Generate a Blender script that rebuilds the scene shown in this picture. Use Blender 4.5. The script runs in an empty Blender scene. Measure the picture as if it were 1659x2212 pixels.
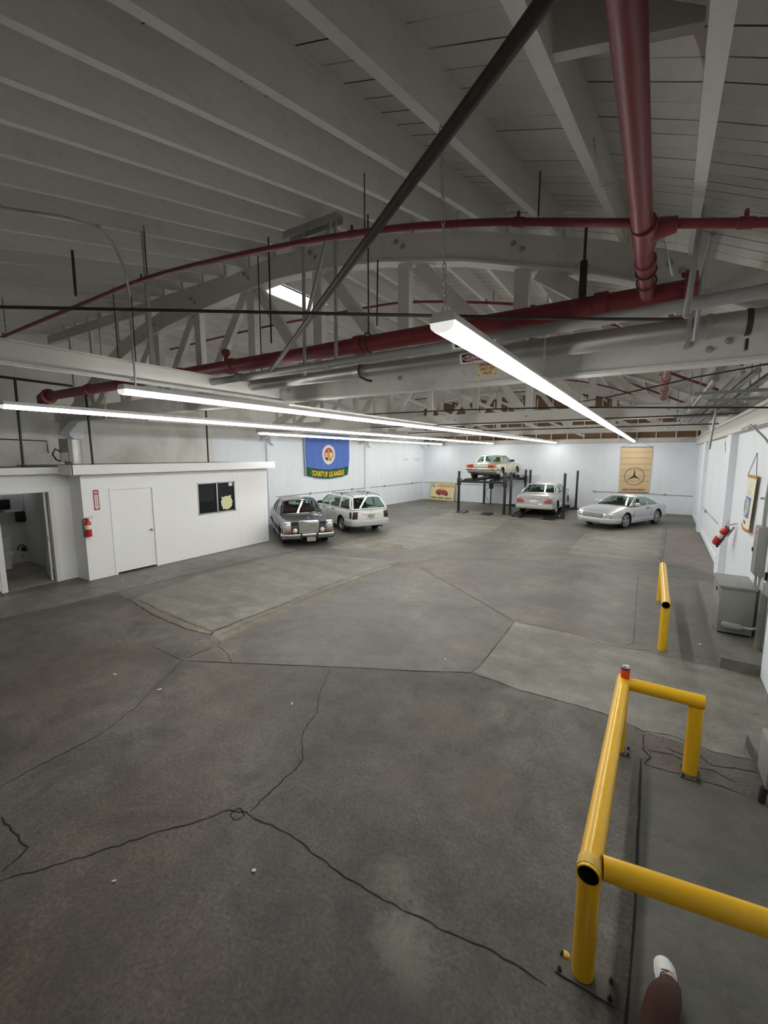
import bpy, bmesh, math, random
from mathutils import Vector, Matrix
random.seed(7)
S = bpy.context.scene
COL = S.collection
PI = math.pi

# ------------------------------------------------------------------ camera, world, exposure
cam_d = bpy.data.cameras.new('camera'); cam = bpy.data.objects.new('camera', cam_d); COL.objects.link(cam)
cam_d.sensor_fit = 'VERTICAL'; cam_d.sensor_height = 24.0; cam_d.sensor_width = 24.0
cam_d.lens = 24.0 * 925.0 / 2212.0
cam_d.clip_start = 0.02; cam_d.clip_end = 200
cam.location = (0, 0, 2.85)
cam.rotation_euler = (math.radians(90 - 7.63), 0, math.radians(32.0))
S.camera = cam
S.view_settings.view_transform = 'Standard'; S.view_settings.look = 'None'
S.view_settings.gamma = 1.0; S.view_settings.use_curve_mapping = False
S.view_settings.exposure = 0.33
LAMP_STRENGTH = 23.0
SKY_STRENGTH = 9.0
world = bpy.data.worlds.new('sky'); S.world = world; world.use_nodes = True
world.node_tree.nodes['Background'].inputs[0].default_value = (0.86, 0.93, 1.0, 1)
world.node_tree.nodes['Background'].inputs[1].default_value = SKY_STRENGTH
try:
    S.cycles.use_denoising = True
    S.cycles.max_bounces = 10; S.cycles.diffuse_bounces = 6; S.cycles.transparent_max_bounces = 12
    S.cycles.sample_clamp_indirect = 6.0
except Exception:
    pass

# ------------------------------------------------------------------ materials
def new_mat(name):
    m = bpy.data.materials.new(name); m.use_nodes = True
    return m, m.node_tree.nodes, m.node_tree.links, m.node_tree.nodes['Principled BSDF']
def plain(name, col, rough=0.5, metal=0.0, coat=0.0, emit=None, estr=1.0, spec=0.5):
    m, n, l, b = new_mat(name)
    b.inputs['Base Color'].default_value = (*col, 1); b.inputs['Roughness'].default_value = rough
    b.inputs['Metallic'].default_value = metal; b.inputs['Coat Weight'].default_value = coat
    b.inputs['Coat Roughness'].default_value = 0.05
    b.inputs['Specular IOR Level'].default_value = spec
    if emit:
        b.inputs['Emission Color'].default_value = (*emit, 1); b.inputs['Emission Strength'].default_value = estr
    return m
def coords(n, l, scale=(1, 1, 1)):
    g = n.new('ShaderNodeNewGeometry'); mp = n.new('ShaderNodeMapping')
    mp.inputs['Scale'].default_value = scale
    l.new(g.outputs['Position'], mp.inputs['Vector'])
    return mp.outputs['Vector']
def noise(n, l, vec, scale, detail=4, rough=0.6, dist=0.0):
    t = n.new('ShaderNodeTexNoise'); t.inputs['Scale'].default_value = scale
    t.inputs['Detail'].default_value = detail; t.inputs['Roughness'].default_value = rough
    t.inputs['Distortion'].default_value = dist
    l.new(vec, t.inputs['Vector']); return t.outputs['Fac']
def ramp(n, l, fac, stops):
    r = n.new('ShaderNodeValToRGB'); e = r.color_ramp.elements
    while len(e) < len(stops): e.new(0.5)
    for i, (p, c) in enumerate(stops):
        e[i].position = p; e[i].color = (*c, 1) if len(c) == 3 else c
    l.new(fac, r.inputs['Fac']); return r.outputs['Color']
def mix(n, l, mode, fac, a, b):
    x = n.new('ShaderNodeMix'); x.data_type = 'RGBA'; x.blend_type = mode
    for sock, v in ((x.inputs[0], fac), (x.inputs[6], a), (x.inputs[7], b)):
        if hasattr(v, 'links') or isinstance(v, bpy.types.NodeSocket): l.new(v, sock)
        elif isinstance(v, (int, float)): sock.default_value = v
        else: sock.default_value = (*v, 1)
    return x.outputs[2]
def bump(n, l, b, h, strength=0.3, dist=0.02):
    k = n.new('ShaderNodeBump'); k.inputs['Strength'].default_value = strength
    k.inputs['Distance'].default_value = dist
    l.new(h, k.inputs['Height']); l.new(k.outputs['Normal'], b.inputs['Normal'])

def concrete(name, dark, mid, light, tint=(0.20, 0.15, 0.125), tint_amt=0.45, rough=0.62, grain=1.0, streak=False, stain=0.6, spots=()):
    m, n, l, b = new_mat(name)
    v = coords(n, l)
    big = noise(n, l, v, 0.42, 5, 0.62, 0.7)
    col = ramp(n, l, big, [(0.34, dark), (0.52, mid), (0.68, light)])
    t = noise(n, l, v, 0.27, 4, 0.6, 0.4)
    tf = ramp(n, l, t, [(0.50, (0, 0, 0)), (0.70, (tint_amt,) * 3)])
    col = mix(n, l, 'MIX', tf, col, tint)
    med = noise(n, l, v, 3.0, 8, 0.72)
    col = mix(n, l, 'OVERLAY', 0.75, col, ramp(n, l, med, [(0.32, (0.30,) * 3), (0.68, (0.70,) * 3)]))
    fine = noise(n, l, v, 38.0, 5, 0.75)
    col = mix(n, l, 'OVERLAY', 0.55 * grain, col, ramp(n, l, fine, [(0.32, (0.25,) * 3), (0.68, (0.75,) * 3)]))
    if streak:
        vs = coords(n, l, (0.55, 2.6, 1)); st = noise(n, l, vs, 1.0, 6, 0.6, 0.5)
        col = mix(n, l, 'SOFT_LIGHT', 0.5, col, ramp(n, l, st, [(0.35, (0.32,) * 3), (0.65, (0.68,) * 3)]))
    stn = noise(n, l, v, 0.9, 7, 0.75, 1.4)
    col = mix(n, l, 'MULTIPLY', ramp(n, l, stn, [(0.50, (0, 0, 0)), (0.66, (stain,) * 3)]), col, (0.50, 0.49, 0.48))
    scf = noise(n, l, coords(n, l, (1.0, 5.0, 1)), 2.2, 8, 0.8, 0.8)
    col = mix(n, l, 'SCREEN', ramp(n, l, scf, [(0.60, (0, 0, 0)), (0.72, (0.35,) * 3)]), col, (0.16, 0.155, 0.14))
    spn = noise(n, l, v, 5.0, 10, 0.88, 0.6) if spots else None
    sp = noise(n, l, v, 9.0, 3, 0.5)
    col = mix(n, l, 'MULTIPLY', ramp(n, l, sp, [(0.68, (0, 0, 0)), (0.74, (0.55,) * 3)]), col, (0.45, 0.43, 0.42))
    geo = n.new('ShaderNodeNewGeometry')
    for (sx, sy, sr, sc_, sa) in spots:                                # stains and scuffed places where the slab has them
        dd = n.new('ShaderNodeVectorMath'); dd.operation = 'DISTANCE'; l.new(geo.outputs['Position'], dd.inputs[0]); dd.inputs[1].default_value = (sx, sy, 0)
        mr = n.new('ShaderNodeMapRange'); mr.inputs['From Min'].default_value = sr; mr.inputs['From Max'].default_value = 0.0; mr.inputs['To Max'].default_value = 0.40
        l.new(dd.outputs['Value'], mr.inputs['Value'])
        ad = n.new('ShaderNodeMath'); ad.operation = 'ADD'; l.new(mr.outputs['Result'], ad.inputs[0]); l.new(spn, ad.inputs[1])
        col = mix(n, l, 'MIX', ramp(n, l, ad.outputs[0], [(0.66, (0, 0, 0)), (1.0, (sa,) * 3)]), col, sc_)
    l.new(col, b.inputs['Base Color'])
    rr = n.new('ShaderNodeMapRange'); rr.inputs['To Min'].default_value = rough - 0.10; rr.inputs['To Max'].default_value = rough + 0.14
    l.new(med, rr.inputs['Value']); l.new(rr.outputs['Result'], b.inputs['Roughness'])
    bump(n, l, b, fine, 0.30 * grain, 0.006)
    return m
M = {}
SPOTS = [(-1.05, 1.93, .42, (.27, .25, .21), .8), (-1.3, 2.2, .4, (.22, .20, .165), .7), (-.95, 1.8, .3, (.24, .22, .18), .7), (-1.75, 4.0, .9, (.165, .115, .09), .6), (-1.05, 3.3, .8, (.16, .115, .09), .6), (-1.75, 3.0, .6, (.15, .11, .088), .5), (-2.85, 2.3, .28, (.045, .042, .038), .8), (-2.45, 4.75, .9, (.055, .056, .058), .7), (-.9, 1.6, .5, (.05, .05, .046), .8), (-2.3, 3.4, .25, (.04, .04, .036), .7), (-2.6, .9, .7, (.075, .078, .055), .5), (-4.6, 2.4, .5, (.13, .10, .085), .5), (-.45, 4.2, .5, (.17, .165, .155), .6)]
M['concrete'] = concrete('concrete_hall', (0.082, 0.078, 0.067), (0.118, 0.112, 0.097), (0.158, 0.151, 0.131), tint=(0.145, 0.110, 0.088), tint_amt=0.5, rough=0.50, spots=[(-3.3, 5.2, 1.2, (.075, .073, .07), .8), (-4.4, 4.9, .9, (.08, .077, .072), .7), (-2.2, 6.0, .9, (.15, .115, .095), .5), (-5.2, 12.5, 1.4, (.2, .185, .155), .6), (-9.3, 10.8, 1.2, (.07, .068, .064), .7)])
M['concrete_worn'] = concrete('concrete_worn', (0.058, 0.056, 0.049), (0.094, 0.089, 0.078), (0.150, 0.143, 0.125), tint=(0.135, 0.095, 0.076), tint_amt=0.7, rough=0.62, grain=1.6, spots=SPOTS)
M['concrete_light'] = concrete('concrete_light', (0.125, 0.122, 0.102), (0.165, 0.161, 0.136), (0.205, 0.200, 0.172), tint_amt=0.15, rough=0.50, grain=0.8, streak=True, stain=0.3)
M['concrete_walk'] = concrete('concrete_walk', (0.120, 0.116, 0.102), (0.16, 0.154, 0.137), (0.205, 0.198, 0.176), tint_amt=0.1, rough=0.5, grain=0.8, stain=0.5)
M['concrete_smooth'] = concrete('concrete_smooth', (0.072, 0.073, 0.062), (0.092, 0.092, 0.079), (0.118, 0.117, 0.100), tint_amt=0.25, grain=0.5, stain=0.3)
M['concrete_tan'] = concrete('concrete_tan', (0.105, 0.092, 0.070), (0.155, 0.137, 0.105), (0.235, 0.21, 0.165), tint=(0.15, 0.118, 0.092), grain=1.4)
M['concrete_pink'] = concrete('concrete_pink', (0.125, 0.104, 0.090), (0.16, 0.135, 0.118), (0.20, 0.174, 0.153), tint_amt=0.4, rough=0.5, grain=0.8)
M['crack'] = plain('crack_dark', (0.022, 0.02, 0.018), 0.95)  # dark colour of the flat crack ribbons on the slab
M['crack_soft'] = plain('joint_dirt', (0.055, 0.05, 0.044), 0.95)

def wall_paint(name, base, grime, amt, lo=0.55, hi=0.75, rough=0.55, runs=0.30):
    m, n, l, b = new_mat(name)
    v = coords(n, l)
    g1 = noise(n, l, v, 0.55, 7, 0.68, 0.5)
    col = mix(n, l, 'MIX', ramp(n, l, g1, [(lo, (0, 0, 0)), (hi, (amt,) * 3)]), base, grime)
    vs = coords(n, l, (2.6, 2.6, 0.35)); st = noise(n, l, vs, 1.3, 5, 0.6)
    col = mix(n, l, 'MULTIPLY', runs, col, ramp(n, l, st, [(0.3, (0.86,) * 3), (0.6, (1, 1, 1))]))
    l.new(col, b.inputs['Base Color']); b.inputs['Roughness'].default_value = rough
    h = noise(n, l, v, 6.0, 6, 0.7); bump(n, l, b, h, 0.22, 0.02)
    return m
M['wall'] = wall_paint('white_wall_paint', (0.78, 0.825, 0.88), (0.66, 0.69, 0.72), 0.5)
M['wall_dirty'] = wall_paint('stained_wall_paint', (0.74, 0.73, 0.69), (0.40, 0.37, 0.33), 0.75, 0.50, 0.74)
M['office'] = wall_paint('office_paint', (0.88, 0.885, 0.89), (0.84, 0.84, 0.84), 0.5, runs=0.04)
M['bath'] = wall_paint('bath_paint', (0.66, 0.66, 0.62), (0.55, 0.55, 0.52), 0.5)
M['vinyl'] = concrete('vinyl_floor', (0.20, 0.175, 0.145), (0.26, 0.23, 0.19), (0.32, 0.28, 0.23), tint_amt=0.1, grain=0.4)

def timber(name, base, dirt, amt, planks=0.0, rough=0.6):
    m, n, l, b = new_mat(name)
    v = coords(n, l)
    g = noise(n, l, v, 1.1, 7, 0.7, 0.6)
    col = mix(n, l, 'MIX', ramp(n, l, g, [(0.52, (0, 0, 0)), (0.78, (amt,) * 3)]), base, dirt)
    f = noise(n, l, coords(n, l, (6, 2, 6)), 3.0, 5, 0.7)
    col = mix(n, l, 'MULTIPLY', 0.5, col, ramp(n, l, f, [(0.25, (0.74,) * 3), (0.5, (1, 1, 1))]))
    if planks:
        geo = n.new('ShaderNodeNewGeometry'); sep = n.new('ShaderNodeSeparateXYZ'); l.new(geo.outputs['Position'], sep.inputs[0])
        # boards run across the joists; a gap between boards, of uneven darkness
        d = n.new('ShaderNodeMath'); d.operation = 'DIVIDE'; d.inputs[1].default_value = planks; l.new(sep.outputs['Y'], d.inputs[0])
        fr = n.new('ShaderNodeMath'); fr.operation = 'FRACT'; l.new(d.outputs[0], fr.inputs[0])
        lt = n.new('ShaderNodeMath'); lt.operation = 'LESS_THAN'; lt.inputs[1].default_value = 0.065; l.new(fr.outputs[0], lt.inputs[0])
        fl = n.new('ShaderNodeMath'); fl.operation = 'FLOOR'; l.new(d.outputs[0], fl.inputs[0])
        cb = n.new('ShaderNodeCombineXYZ'); l.new(sep.outputs['X'], cb.inputs[0]); l.new(fl.outputs[0], cb.inputs[1])
        nn = noise(n, l, cb.outputs[0], 0.9, 2, 0.5)
        gp = ramp(n, l, nn, [(0.40, (0.10,) * 3), (0.56, (1.0,) * 3)])
        mu = n.new('ShaderNodeMath'); mu.operation = 'MULTIPLY'; l.new(lt.outputs[0], mu.inputs[0]); l.new(gp, mu.inputs[1])
        wn = n.new('ShaderNodeTexWhiteNoise'); wn.noise_dimensions = '1D'; l.new(fl.outputs[0], wn.inputs['W'])
        col = mix(n, l, 'MULTIPLY', 0.5, col, ramp(n, l, wn.outputs['Value'], [(0, (0.82,) * 3), (1, (1, 1, 1))]))
        col = mix(n, l, 'MIX', mu.outputs[0], col, (0.02, 0.018, 0.016))
    l.new(col, b.inputs['Base Color']); b.inputs['Roughness'].default_value = rough
    bump(n, l, b, f, 0.25, 0.01)
    return m
M['deck'] = timber('painted_roof_boards', (0.60, 0.59, 0.555), (0.40, 0.38, 0.35), 0.55, planks=0.19)
M['joist'] = timber('painted_joist', (0.60, 0.59, 0.555), (0.44, 0.42, 0.39), 0.5)
M['truss'] = timber('painted_truss_timber', (0.64, 0.625, 0.59), (0.30, 0.285, 0.26), 0.65)
M['brownwood'] = timber('bare_brown_boards', (0.20, 0.115, 0.055), (0.10, 0.06, 0.035), 0.8)
M['rawwood'] = timber('raw_orange_wood', (0.55, 0.30, 0.13), (0.4, 0.2, 0.09), 0.5)
M['white'] = plain('white_enamel', (0.80, 0.80, 0.79), 0.4)
M['offwhite'] = plain('aged_white_enamel', (0.62, 0.61, 0.57), 0.45)
def worn(name, base, other, amt, rough, metal=0.0, scale=3.0, coat=0.0, lo=0.5, hi=0.75):
    m, n, l, b = new_mat(name); v = coords(n, l)
    g = noise(n, l, v, scale, 7, 0.7, 0.3)
    col = mix(n, l, 'MIX', ramp(n, l, g, [(lo, (0, 0, 0)), (hi, (amt,) * 3)]), base, other)
    l.new(col, b.inputs['Base Color']); b.inputs['Roughness'].default_value = rough; b.inputs['Metallic'].default_value = metal
    b.inputs['Coat Weight'].default_value = coat; b.inputs['Coat Roughness'].default_value = 0.2
    bump(n, l, b, noise(n, l, v, scale * 12, 4, 0.6), 0.12, 0.004)
    return m
M['redpipe'] = worn('red_pipe_paint', (0.185, 0.022, 0.028), (0.105, 0.024, 0.026), 0.7, 0.42)
M['galv'] = worn('galvanised_steel', (0.46, 0.46, 0.45), (0.30, 0.30, 0.285), 0.8, 0.42, 0.75)
M['galvdark'] = worn('dull_galvanised_steel', (0.27, 0.27, 0.265), (0.18, 0.18, 0.17), 0.8, 0.5, 0.6)
M['graypipe'] = worn('grey_painted_pipe', (0.36, 0.36, 0.35), (0.25, 0.25, 0.24), 0.7, 0.5, 0.3)
M['rust'] = worn('rusty_black_iron', (0.045, 0.036, 0.03), (0.10, 0.065, 0.045), 0.8, 0.6, 0.4)
M['black'] = plain('black_paint', (0.018, 0.018, 0.019), 0.45)
M['blacksteel'] = worn('black_powder_coat', (0.022, 0.022, 0.023), (0.05, 0.05, 0.05), 0.6, 0.4, 0.2)
M['rubber'] = plain('black_rubber', (0.02, 0.02, 0.02), 0.8)
M['yellow'] = plain('yellow_safety_paint', (0.82, 0.47, 0.008), 0.33, 0, 0.3)
M['yellow_worn'] = worn('flaking_yellow_paint', (0.72, 0.47, 0.10), (0.42, 0.30, 0.12), 0.9, 0.6, 0.0, 9.0)
M['grayenamel'] = worn('grey_cabinet_enamel', (0.25, 0.25, 0.235), (0.20, 0.20, 0.185), 0.6, 0.45)
M['steelplate'] = worn('dirty_steel_plate', (0.10, 0.09, 0.08), (0.05, 0.045, 0.04), 0.8, 0.6, 0.3, 12)
M['chrome'] = plain('chrome', (0.78, 0.78, 0.78), 0.12, 1.0)
M['alu'] = plain('brushed_aluminium', (0.62, 0.62, 0.62), 0.32, 0.9)
M['red'] = plain('extinguisher_red', (0.52, 0.02, 0.022), 0.3, 0, 0.6)
M['signred'] = plain('sign_red', (0.38, 0.03, 0.045), 0.5)
M['paper'] = plain('white_paper', (0.74, 0.74, 0.70), 0.7)
M['banner'] = worn('tan_banner_cloth', (0.66, 0.50, 0.30), (0.56, 0.41, 0.23), 0.6, 0.8, 0, 2.0)
M['pennant'] = plain('cream_pennant_cloth', (0.78, 0.73, 0.56), 0.8)
M['goldband'] = plain('golden_brown_fringe', (0.42, 0.21, 0.03), 0.7)
M['signframe'] = plain('aged_sign_frame', (0.42, 0.38, 0.24), 0.6)
M['plate'] = plain('dull_plate', (0.36, 0.31, 0.25), 0.5)
M['amberdull'] = plain('dull_amber_lens', (0.26, 0.10, 0.055), 0.2, 0, 0.5)
M['cream'] = worn('cream_sign_paint', (0.74, 0.64, 0.36), (0.62, 0.52, 0.28), 0.6, 0.5)
M['brownink'] = plain('brown_ink', (0.26, 0.05, 0.025), 0.6)
M['redink'] = plain('red_brown_ink', (0.36, 0.06, 0.035), 0.6)
M['greenink'] = plain('dark_green_ink', (0.045, 0.05, 0.02), 0.6)
M['blackink'] = plain('black_ink', (0.02, 0.02, 0.02), 0.6)
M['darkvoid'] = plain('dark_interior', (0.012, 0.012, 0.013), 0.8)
M['seatdark'] = plain('dark_upholstery', (0.035, 0.033, 0.032), 0.75)
M['seatred'] = plain('dark_red_upholstery', (0.15, 0.03, 0.035), 0.7)
M['seattan'] = plain('tan_upholstery', (0.22, 0.19, 0.14), 0.7)
M['taillight'] = plain('red_lens', (0.40, 0.012, 0.016), 0.15, 0, 0.5)
M['taildark'] = plain('smoked_red_lens', (0.035, 0.008, 0.012), 0.12, 0, 0.8)
M['amber'] = plain('amber_lens', (0.62, 0.20, 0.03), 0.15, 0, 0.5)
M['headlamp'] = plain('headlamp_glass', (0.70, 0.71, 0.71), 0.1, 0.35, 0.8)
M['flagblue'] = worn('blue_flag_cloth', (0.085, 0.17, 0.52), (0.07, 0.14, 0.45), 0.5, 0.75)
M['flaggreen'] = plain('green_flag_cloth', (0.012, 0.085, 0.03), 0.8)
M['gold'] = plain('gold_cloth', (0.85, 0.55, 0.06), 0.7)
M['orange'] = plain('orange_foam', (0.80, 0.085, 0.015), 0.8)
M['lens'] = plain('lit_lens', (0.9, 0.9, 0.9), 0.4, emit=(1.0, 0.985, 0.93), estr=LAMP_STRENGTH)
M['glowcap'] = plain('cap_with_added_glow', (0.85, 0.85, 0.83), 0.5, emit=(1.0, 0.98, 0.92), estr=0.55)  # weak emission imitates tube light showing through the opaque plastic cap
M['porcelain'] = plain('white_porcelain', (0.80, 0.80, 0.80), 0.12, 0, 0.5)
M['trouser'] = worn('dark_red_trousers', (0.055, 0.017, 0.011), (0.034, 0.011, 0.008), 0.7, 0.85)
M['shoe'] = plain('white_shoe_leather', (0.70, 0.70, 0.69), 0.5)
M['skin'] = plain('skin', (0.48, 0.29, 0.21), 0.5)
M['shirt'] = plain('dark_shirt', (0.05, 0.05, 0.06), 0.85)
M['hair'] = plain('dark_hair', (0.03, 0.022, 0.018), 0.7)
M['patchpaper'] = worn('yellowed_paper', (0.72, 0.70, 0.42), (0.60, 0.58, 0.36), 0.6, 0.7)
def glass(name, tint, opac):
    m, n, l, b = new_mat(name)
    tr = n.new('ShaderNodeBsdfTransparent'); tr.inputs[0].default_value = (*tint, 1)
    gl = n.new('ShaderNodeBsdfGlossy'); gl.inputs['Roughness'].default_value = 0.02
    fr = n.new('ShaderNodeFresnel'); fr.inputs['IOR'].default_value = 1.5
    df = n.new('ShaderNodeBsdfDiffuse'); df.inputs[0].default_value = (0.02, 0.03, 0.03, 1)
    m0 = n.new('ShaderNodeMixShader'); m0.inputs[0].default_value = opac
    l.new(tr.outputs[0], m0.inputs[1]); l.new(df.outputs[0], m0.inputs[2])
    ge = n.new('ShaderNodeNewGeometry'); iv = n.new('ShaderNodeMath'); iv.operation = 'SUBTRACT'; iv.inputs[0].default_value = 1.0; l.new(ge.outputs['Backfacing'], iv.inputs[1])
    fm_ = n.new('ShaderNodeMath'); fm_.operation = 'MULTIPLY'; l.new(fr.outputs[0], fm_.inputs[0]); l.new(iv.outputs[0], fm_.inputs[1])   # the pane mirrors on its outer faces only
    mx = n.new('ShaderNodeMixShader'); l.new(fm_.outputs[0], mx.inputs[0]); l.new(m0.outputs[0], mx.inputs[1]); l.new(gl.outputs[0], mx.inputs[2])
    l.new(mx.outputs[0], n['Material Output'].inputs['Surface'])
    return m
M['carglass'] = glass('tinted_car_glass', (0.80, 0.89, 0.86), 0.07)
M['winglass'] = glass('window_glass', (0.55, 0.58, 0.58), 0.35)
def paint(name, col, metal, rough=0.32):
    return plain(name, col, rough, metal, 0.8)
M['p_gray'] = paint('dark_grey_metallic', (0.050, 0.046, 0.046), 0.25)
M['p_white'] = paint('white_car_paint', (0.76, 0.76, 0.74), 0.0)
M['p_silver'] = paint('silver_car_paint', (0.56, 0.565, 0.555), 0.45, 0.35)
M['p_silver2'] = paint('bright_silver_car_paint', (0.55, 0.56, 0.575), 0.45, 0.33)
M['p_champ'] = paint('champagne_car_paint', (0.52, 0.51, 0.40), 0.3)
M['cladding'] = plain('grey_bumper_plastic', (0.50, 0.51, 0.52), 0.45, 0.15)

# ------------------------------------------------------------------ mesh helpers
class MB:
    def __init__(s): s.v = []; s.f = []; s.m = []
    def add(s, vs, fs, mat=0):
        o = len(s.v); s.v += [Vector(x) for x in vs]
        s.f += [tuple(o + i for i in f) for f in fs]; s.m += [mat] * len(fs)
    def box(s, c, d, rot=None, mat=0):
        x, y, z = d[0] / 2, d[1] / 2, d[2] / 2
        vs = [Vector((a * x, b * y, e * z)) for a in (-1, 1) for b in (-1, 1) for e in (-1, 1)]
        if rot is not None: vs = [rot @ q for q in vs]
        c = Vector(c)
        s.add([q + c for q in vs], [(0, 1, 3, 2), (4, 6, 7, 5), (0, 4, 5, 1), (2, 3, 7, 6), (0, 2, 6, 4), (1, 5, 7, 3)], mat); return s
    def mm(s, a, b, mat=0):
        a = Vector(a); b = Vector(b); return s.box((a + b) / 2, b - a, None, mat)
    def beam(s, p, q, w, h, up=(0, 0, 1), mat=0):
        p = Vector(p); q = Vector(q); d = (q - p); L = d.length; d.normalize()
        u = Vector(up); r = d.cross(u)
        if r.length < 1e-4: r = d.cross(Vector((1, 0, 0)))
        r.normalize(); u = r.cross(d).normalized()
        R = Matrix((d, r, u)).transposed()
        return s.box((p + q) / 2, (L, w, h), R, mat)
    def loft(s, rings, mat=0, cap=True, closed=True):
        n = len(rings[0]); vs = [x for r in rings for x in r]; fs = []
        for i in range(len(rings) - 1):
            for j in range(n if closed else n - 1):
                k = (j + 1) % n
                fs.append((i * n + j, i * n + k, (i + 1) * n + k, (i + 1) * n + j))
        if cap and closed:
            fs.append(tuple(range(n))[::-1]); fs.append(tuple((len(rings) - 1) * n + i for i in range(n)))
        s.add(vs, fs, mat); return s
    def tube(s, pts, r, n=10, mat=0, cap=True):
        pts = [Vector(p) for p in pts]; rings = []; prev = None
        rr = r if isinstance(r, (list, tuple)) else [r] * len(pts)
        for i, p in enumerate(pts):
            t = (pts[min(i + 1, len(pts) - 1)] - pts[max(i - 1, 0)]).normalized()
            if prev is None:
                a = t.cross(Vector((0, 0, 1)))
                if a.length < 1e-3: a = t.cross(Vector((1, 0, 0)))
            else:
                a = prev - t * prev.dot(t)
                if a.length < 1e-4: a = t.cross(Vector((0, 0, 1)))
            a.normalize(); b = t.cross(a); prev = a
            rings.append([p + (a * math.cos(2 * PI * k / n) + b * math.sin(2 * PI * k / n)) * rr[i] for k in range(n)])
        return s.loft(rings, mat, cap)
    def lathe(s, prof, n=20, Mx=None, mat=0, cap=True):
        rings = [[Vector((r * math.cos(2 * PI * k / n), r * math.sin(2 * PI * k / n), z)) for k in range(n)] for r, z in prof]
        if Mx is not None: rings = [[Mx @ q for q in r] for r in rings]
        return s.loft(rings, mat, cap)
    def prism(s, poly, d0, d1, axis='x', mat=0, Mx=None):
        def P(a, b, d): return Vector({'x': (d, a, b), 'y': (a, d, b), 'z': (a, b, d)}[axis])
        r0 = [P(a, b, d0) for a, b in poly]; r1 = [P(a, b, d1) for a, b in poly]
        if Mx is not None: r0 = [Mx @ q for q in r0]; r1 = [Mx @ q for q in r1]
        return s.loft([r0, r1], mat)
    def patch(s, F, u0, u1, v0, v1, nu, nv, th, mat=0):
        g = [[Vector(F(u0 + (u1 - u0) * i / nu, v0 + (v1 - v0) * j / nv)) for j in range(nv + 1)] for i in range(nu + 1)]
        N = []
        for i in range(nu + 1):
            row = []
            for j in range(nv + 1):
                du = g[min(i + 1, nu)][j] - g[max(i - 1, 0)][j]; dv = g[i][min(j + 1, nv)] - g[i][max(j - 1, 0)]
                q = du.cross(dv); q.normalize(); row.append(q)
            N.append(row)
        W = nv + 1; vs = [g[i][j] for i in range(nu + 1) for j in range(W)]
        vs += [g[i][j] - N[i][j] * th for i in range(nu + 1) for j in range(W)]
        O = (nu + 1) * W; fs = []
        for i in range(nu):
            for j in range(nv):
                a, b, c, d = i * W + j, (i + 1) * W + j, (i + 1) * W + j + 1, i * W + j + 1
                fs += [(a, b, c, d), (O + a, O + d, O + c, O + b)]
        for i in range(nu):
            a, b = i * W, (i + 1) * W; fs.append((a, O + a, O + b, b))
            a, b = i * W + nv, (i + 1) * W + nv; fs.append((a, b, O + b, O + a))
        for j in range(nv):
            a, b = j, j + 1; fs.append((a, b, O + b, O + a))
            a, b = nu * W + j, nu * W + j + 1; fs.append((a, O + a, O + b, b))
        s.add(vs, fs, mat); return s
    def sweep(s, path, w, h, mat=0, close=False):
        """rectangular bar swept along a path that lies roughly level"""
        path = [Vector(p) for p in path]; rings = []
        for i, p in enumerate(path):
            t = (path[min(i + 1, len(path) - 1)] - path[max(i - 1, 0)]); t.z = 0; t.normalize()
            nrm = Vector((t.y, -t.x, 0))
            rings.append([p + nrm * (a * w / 2) + Vector((0, 0, b * h / 2)) for a, b in ((-1, -1), (1, -1), (1, 1), (-1, 1))])
        return s.loft(rings, mat)
    def mesh(s, name, mats, smooth=35, base=(0, 0, 0), bev=0.0):
        base = Vector(base); me = bpy.data.meshes.new(name)
        me.from_pydata([tuple(x - base) for x in s.v], [], s.f)
        mats = mats if isinstance(mats, (list, tuple)) else [mats]
        for m in mats: me.materials.append(M[m] if isinstance(m, str) else m)
        for p, k in zip(me.polygons, s.m): p.material_index = k
        bm = bmesh.new(); bm.from_mesh(me); bmesh.ops.recalc_face_normals(bm, faces=bm.faces)
        if bev:
            es = [e for e in bm.edges if len(e.link_faces) == 2 and e.calc_face_angle(0) > 0.6]
            bmesh.ops.bevel(bm, geom=es, offset=bev, segments=2, profile=0.5, affect='EDGES', clamp_overlap=True)
        a = math.radians(smooth)
        for f in bm.faces: f.smooth = smooth > 0
        for e in bm.edges: e.smooth = len(e.link_faces) == 2 and e.calc_face_angle(0) < a
        bm.to_mesh(me); bm.free(); return me
    def low(s):
        x0 = min(q.x for q in s.v); x1 = max(q.x for q in s.v); y0 = min(q.y for q in s.v); y1 = max(q.y for q in s.v)
        return Vector(((x0 + x1) / 2, (y0 + y1) / 2, min(q.z for q in s.v)))
def link(name, me, parent=None, loc=(0, 0, 0)):
    o = bpy.data.objects.new(name, me); COL.objects.link(o); o.location = loc
    if parent is not None: o.parent = parent
    return o
def tag(o, label=None, cat=None, group=None, kind=None):
    if label: o['label'] = label
    if cat: o['category'] = cat
    if group: o['group'] = group
    if kind: o['kind'] = kind
    return o
def thing(name, label, cat, loc=(0, 0, 0), group=None):
    o = bpy.data.objects.new(name, None); COL.objects.link(o); o.location = loc; o.empty_display_size = 0.1
    return tag(o, label, cat, group)
def root_of(o):
    p = Vector(o.location)
    while o.parent is not None: o = o.parent; p = p + Vector(o.location)
    return p
def part(mb, name, mat, parent, smooth=35, label=None, bev=0.0):
    """a part whose geometry was written in the same space as the thing's own base"""
    me = mb.mesh(name, mat, smooth, root_of(parent), bev)
    o = link(name, me, parent)
    if label: o['label'] = label
    return o
def solo(mb, name, mat, label, cat, group=None, smooth=35, bev=0.0):
    b = mb.low(); o = link(name, mb.mesh(name, mat, smooth, b, bev), None, b)
    return tag(o, label, cat, group)
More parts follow.
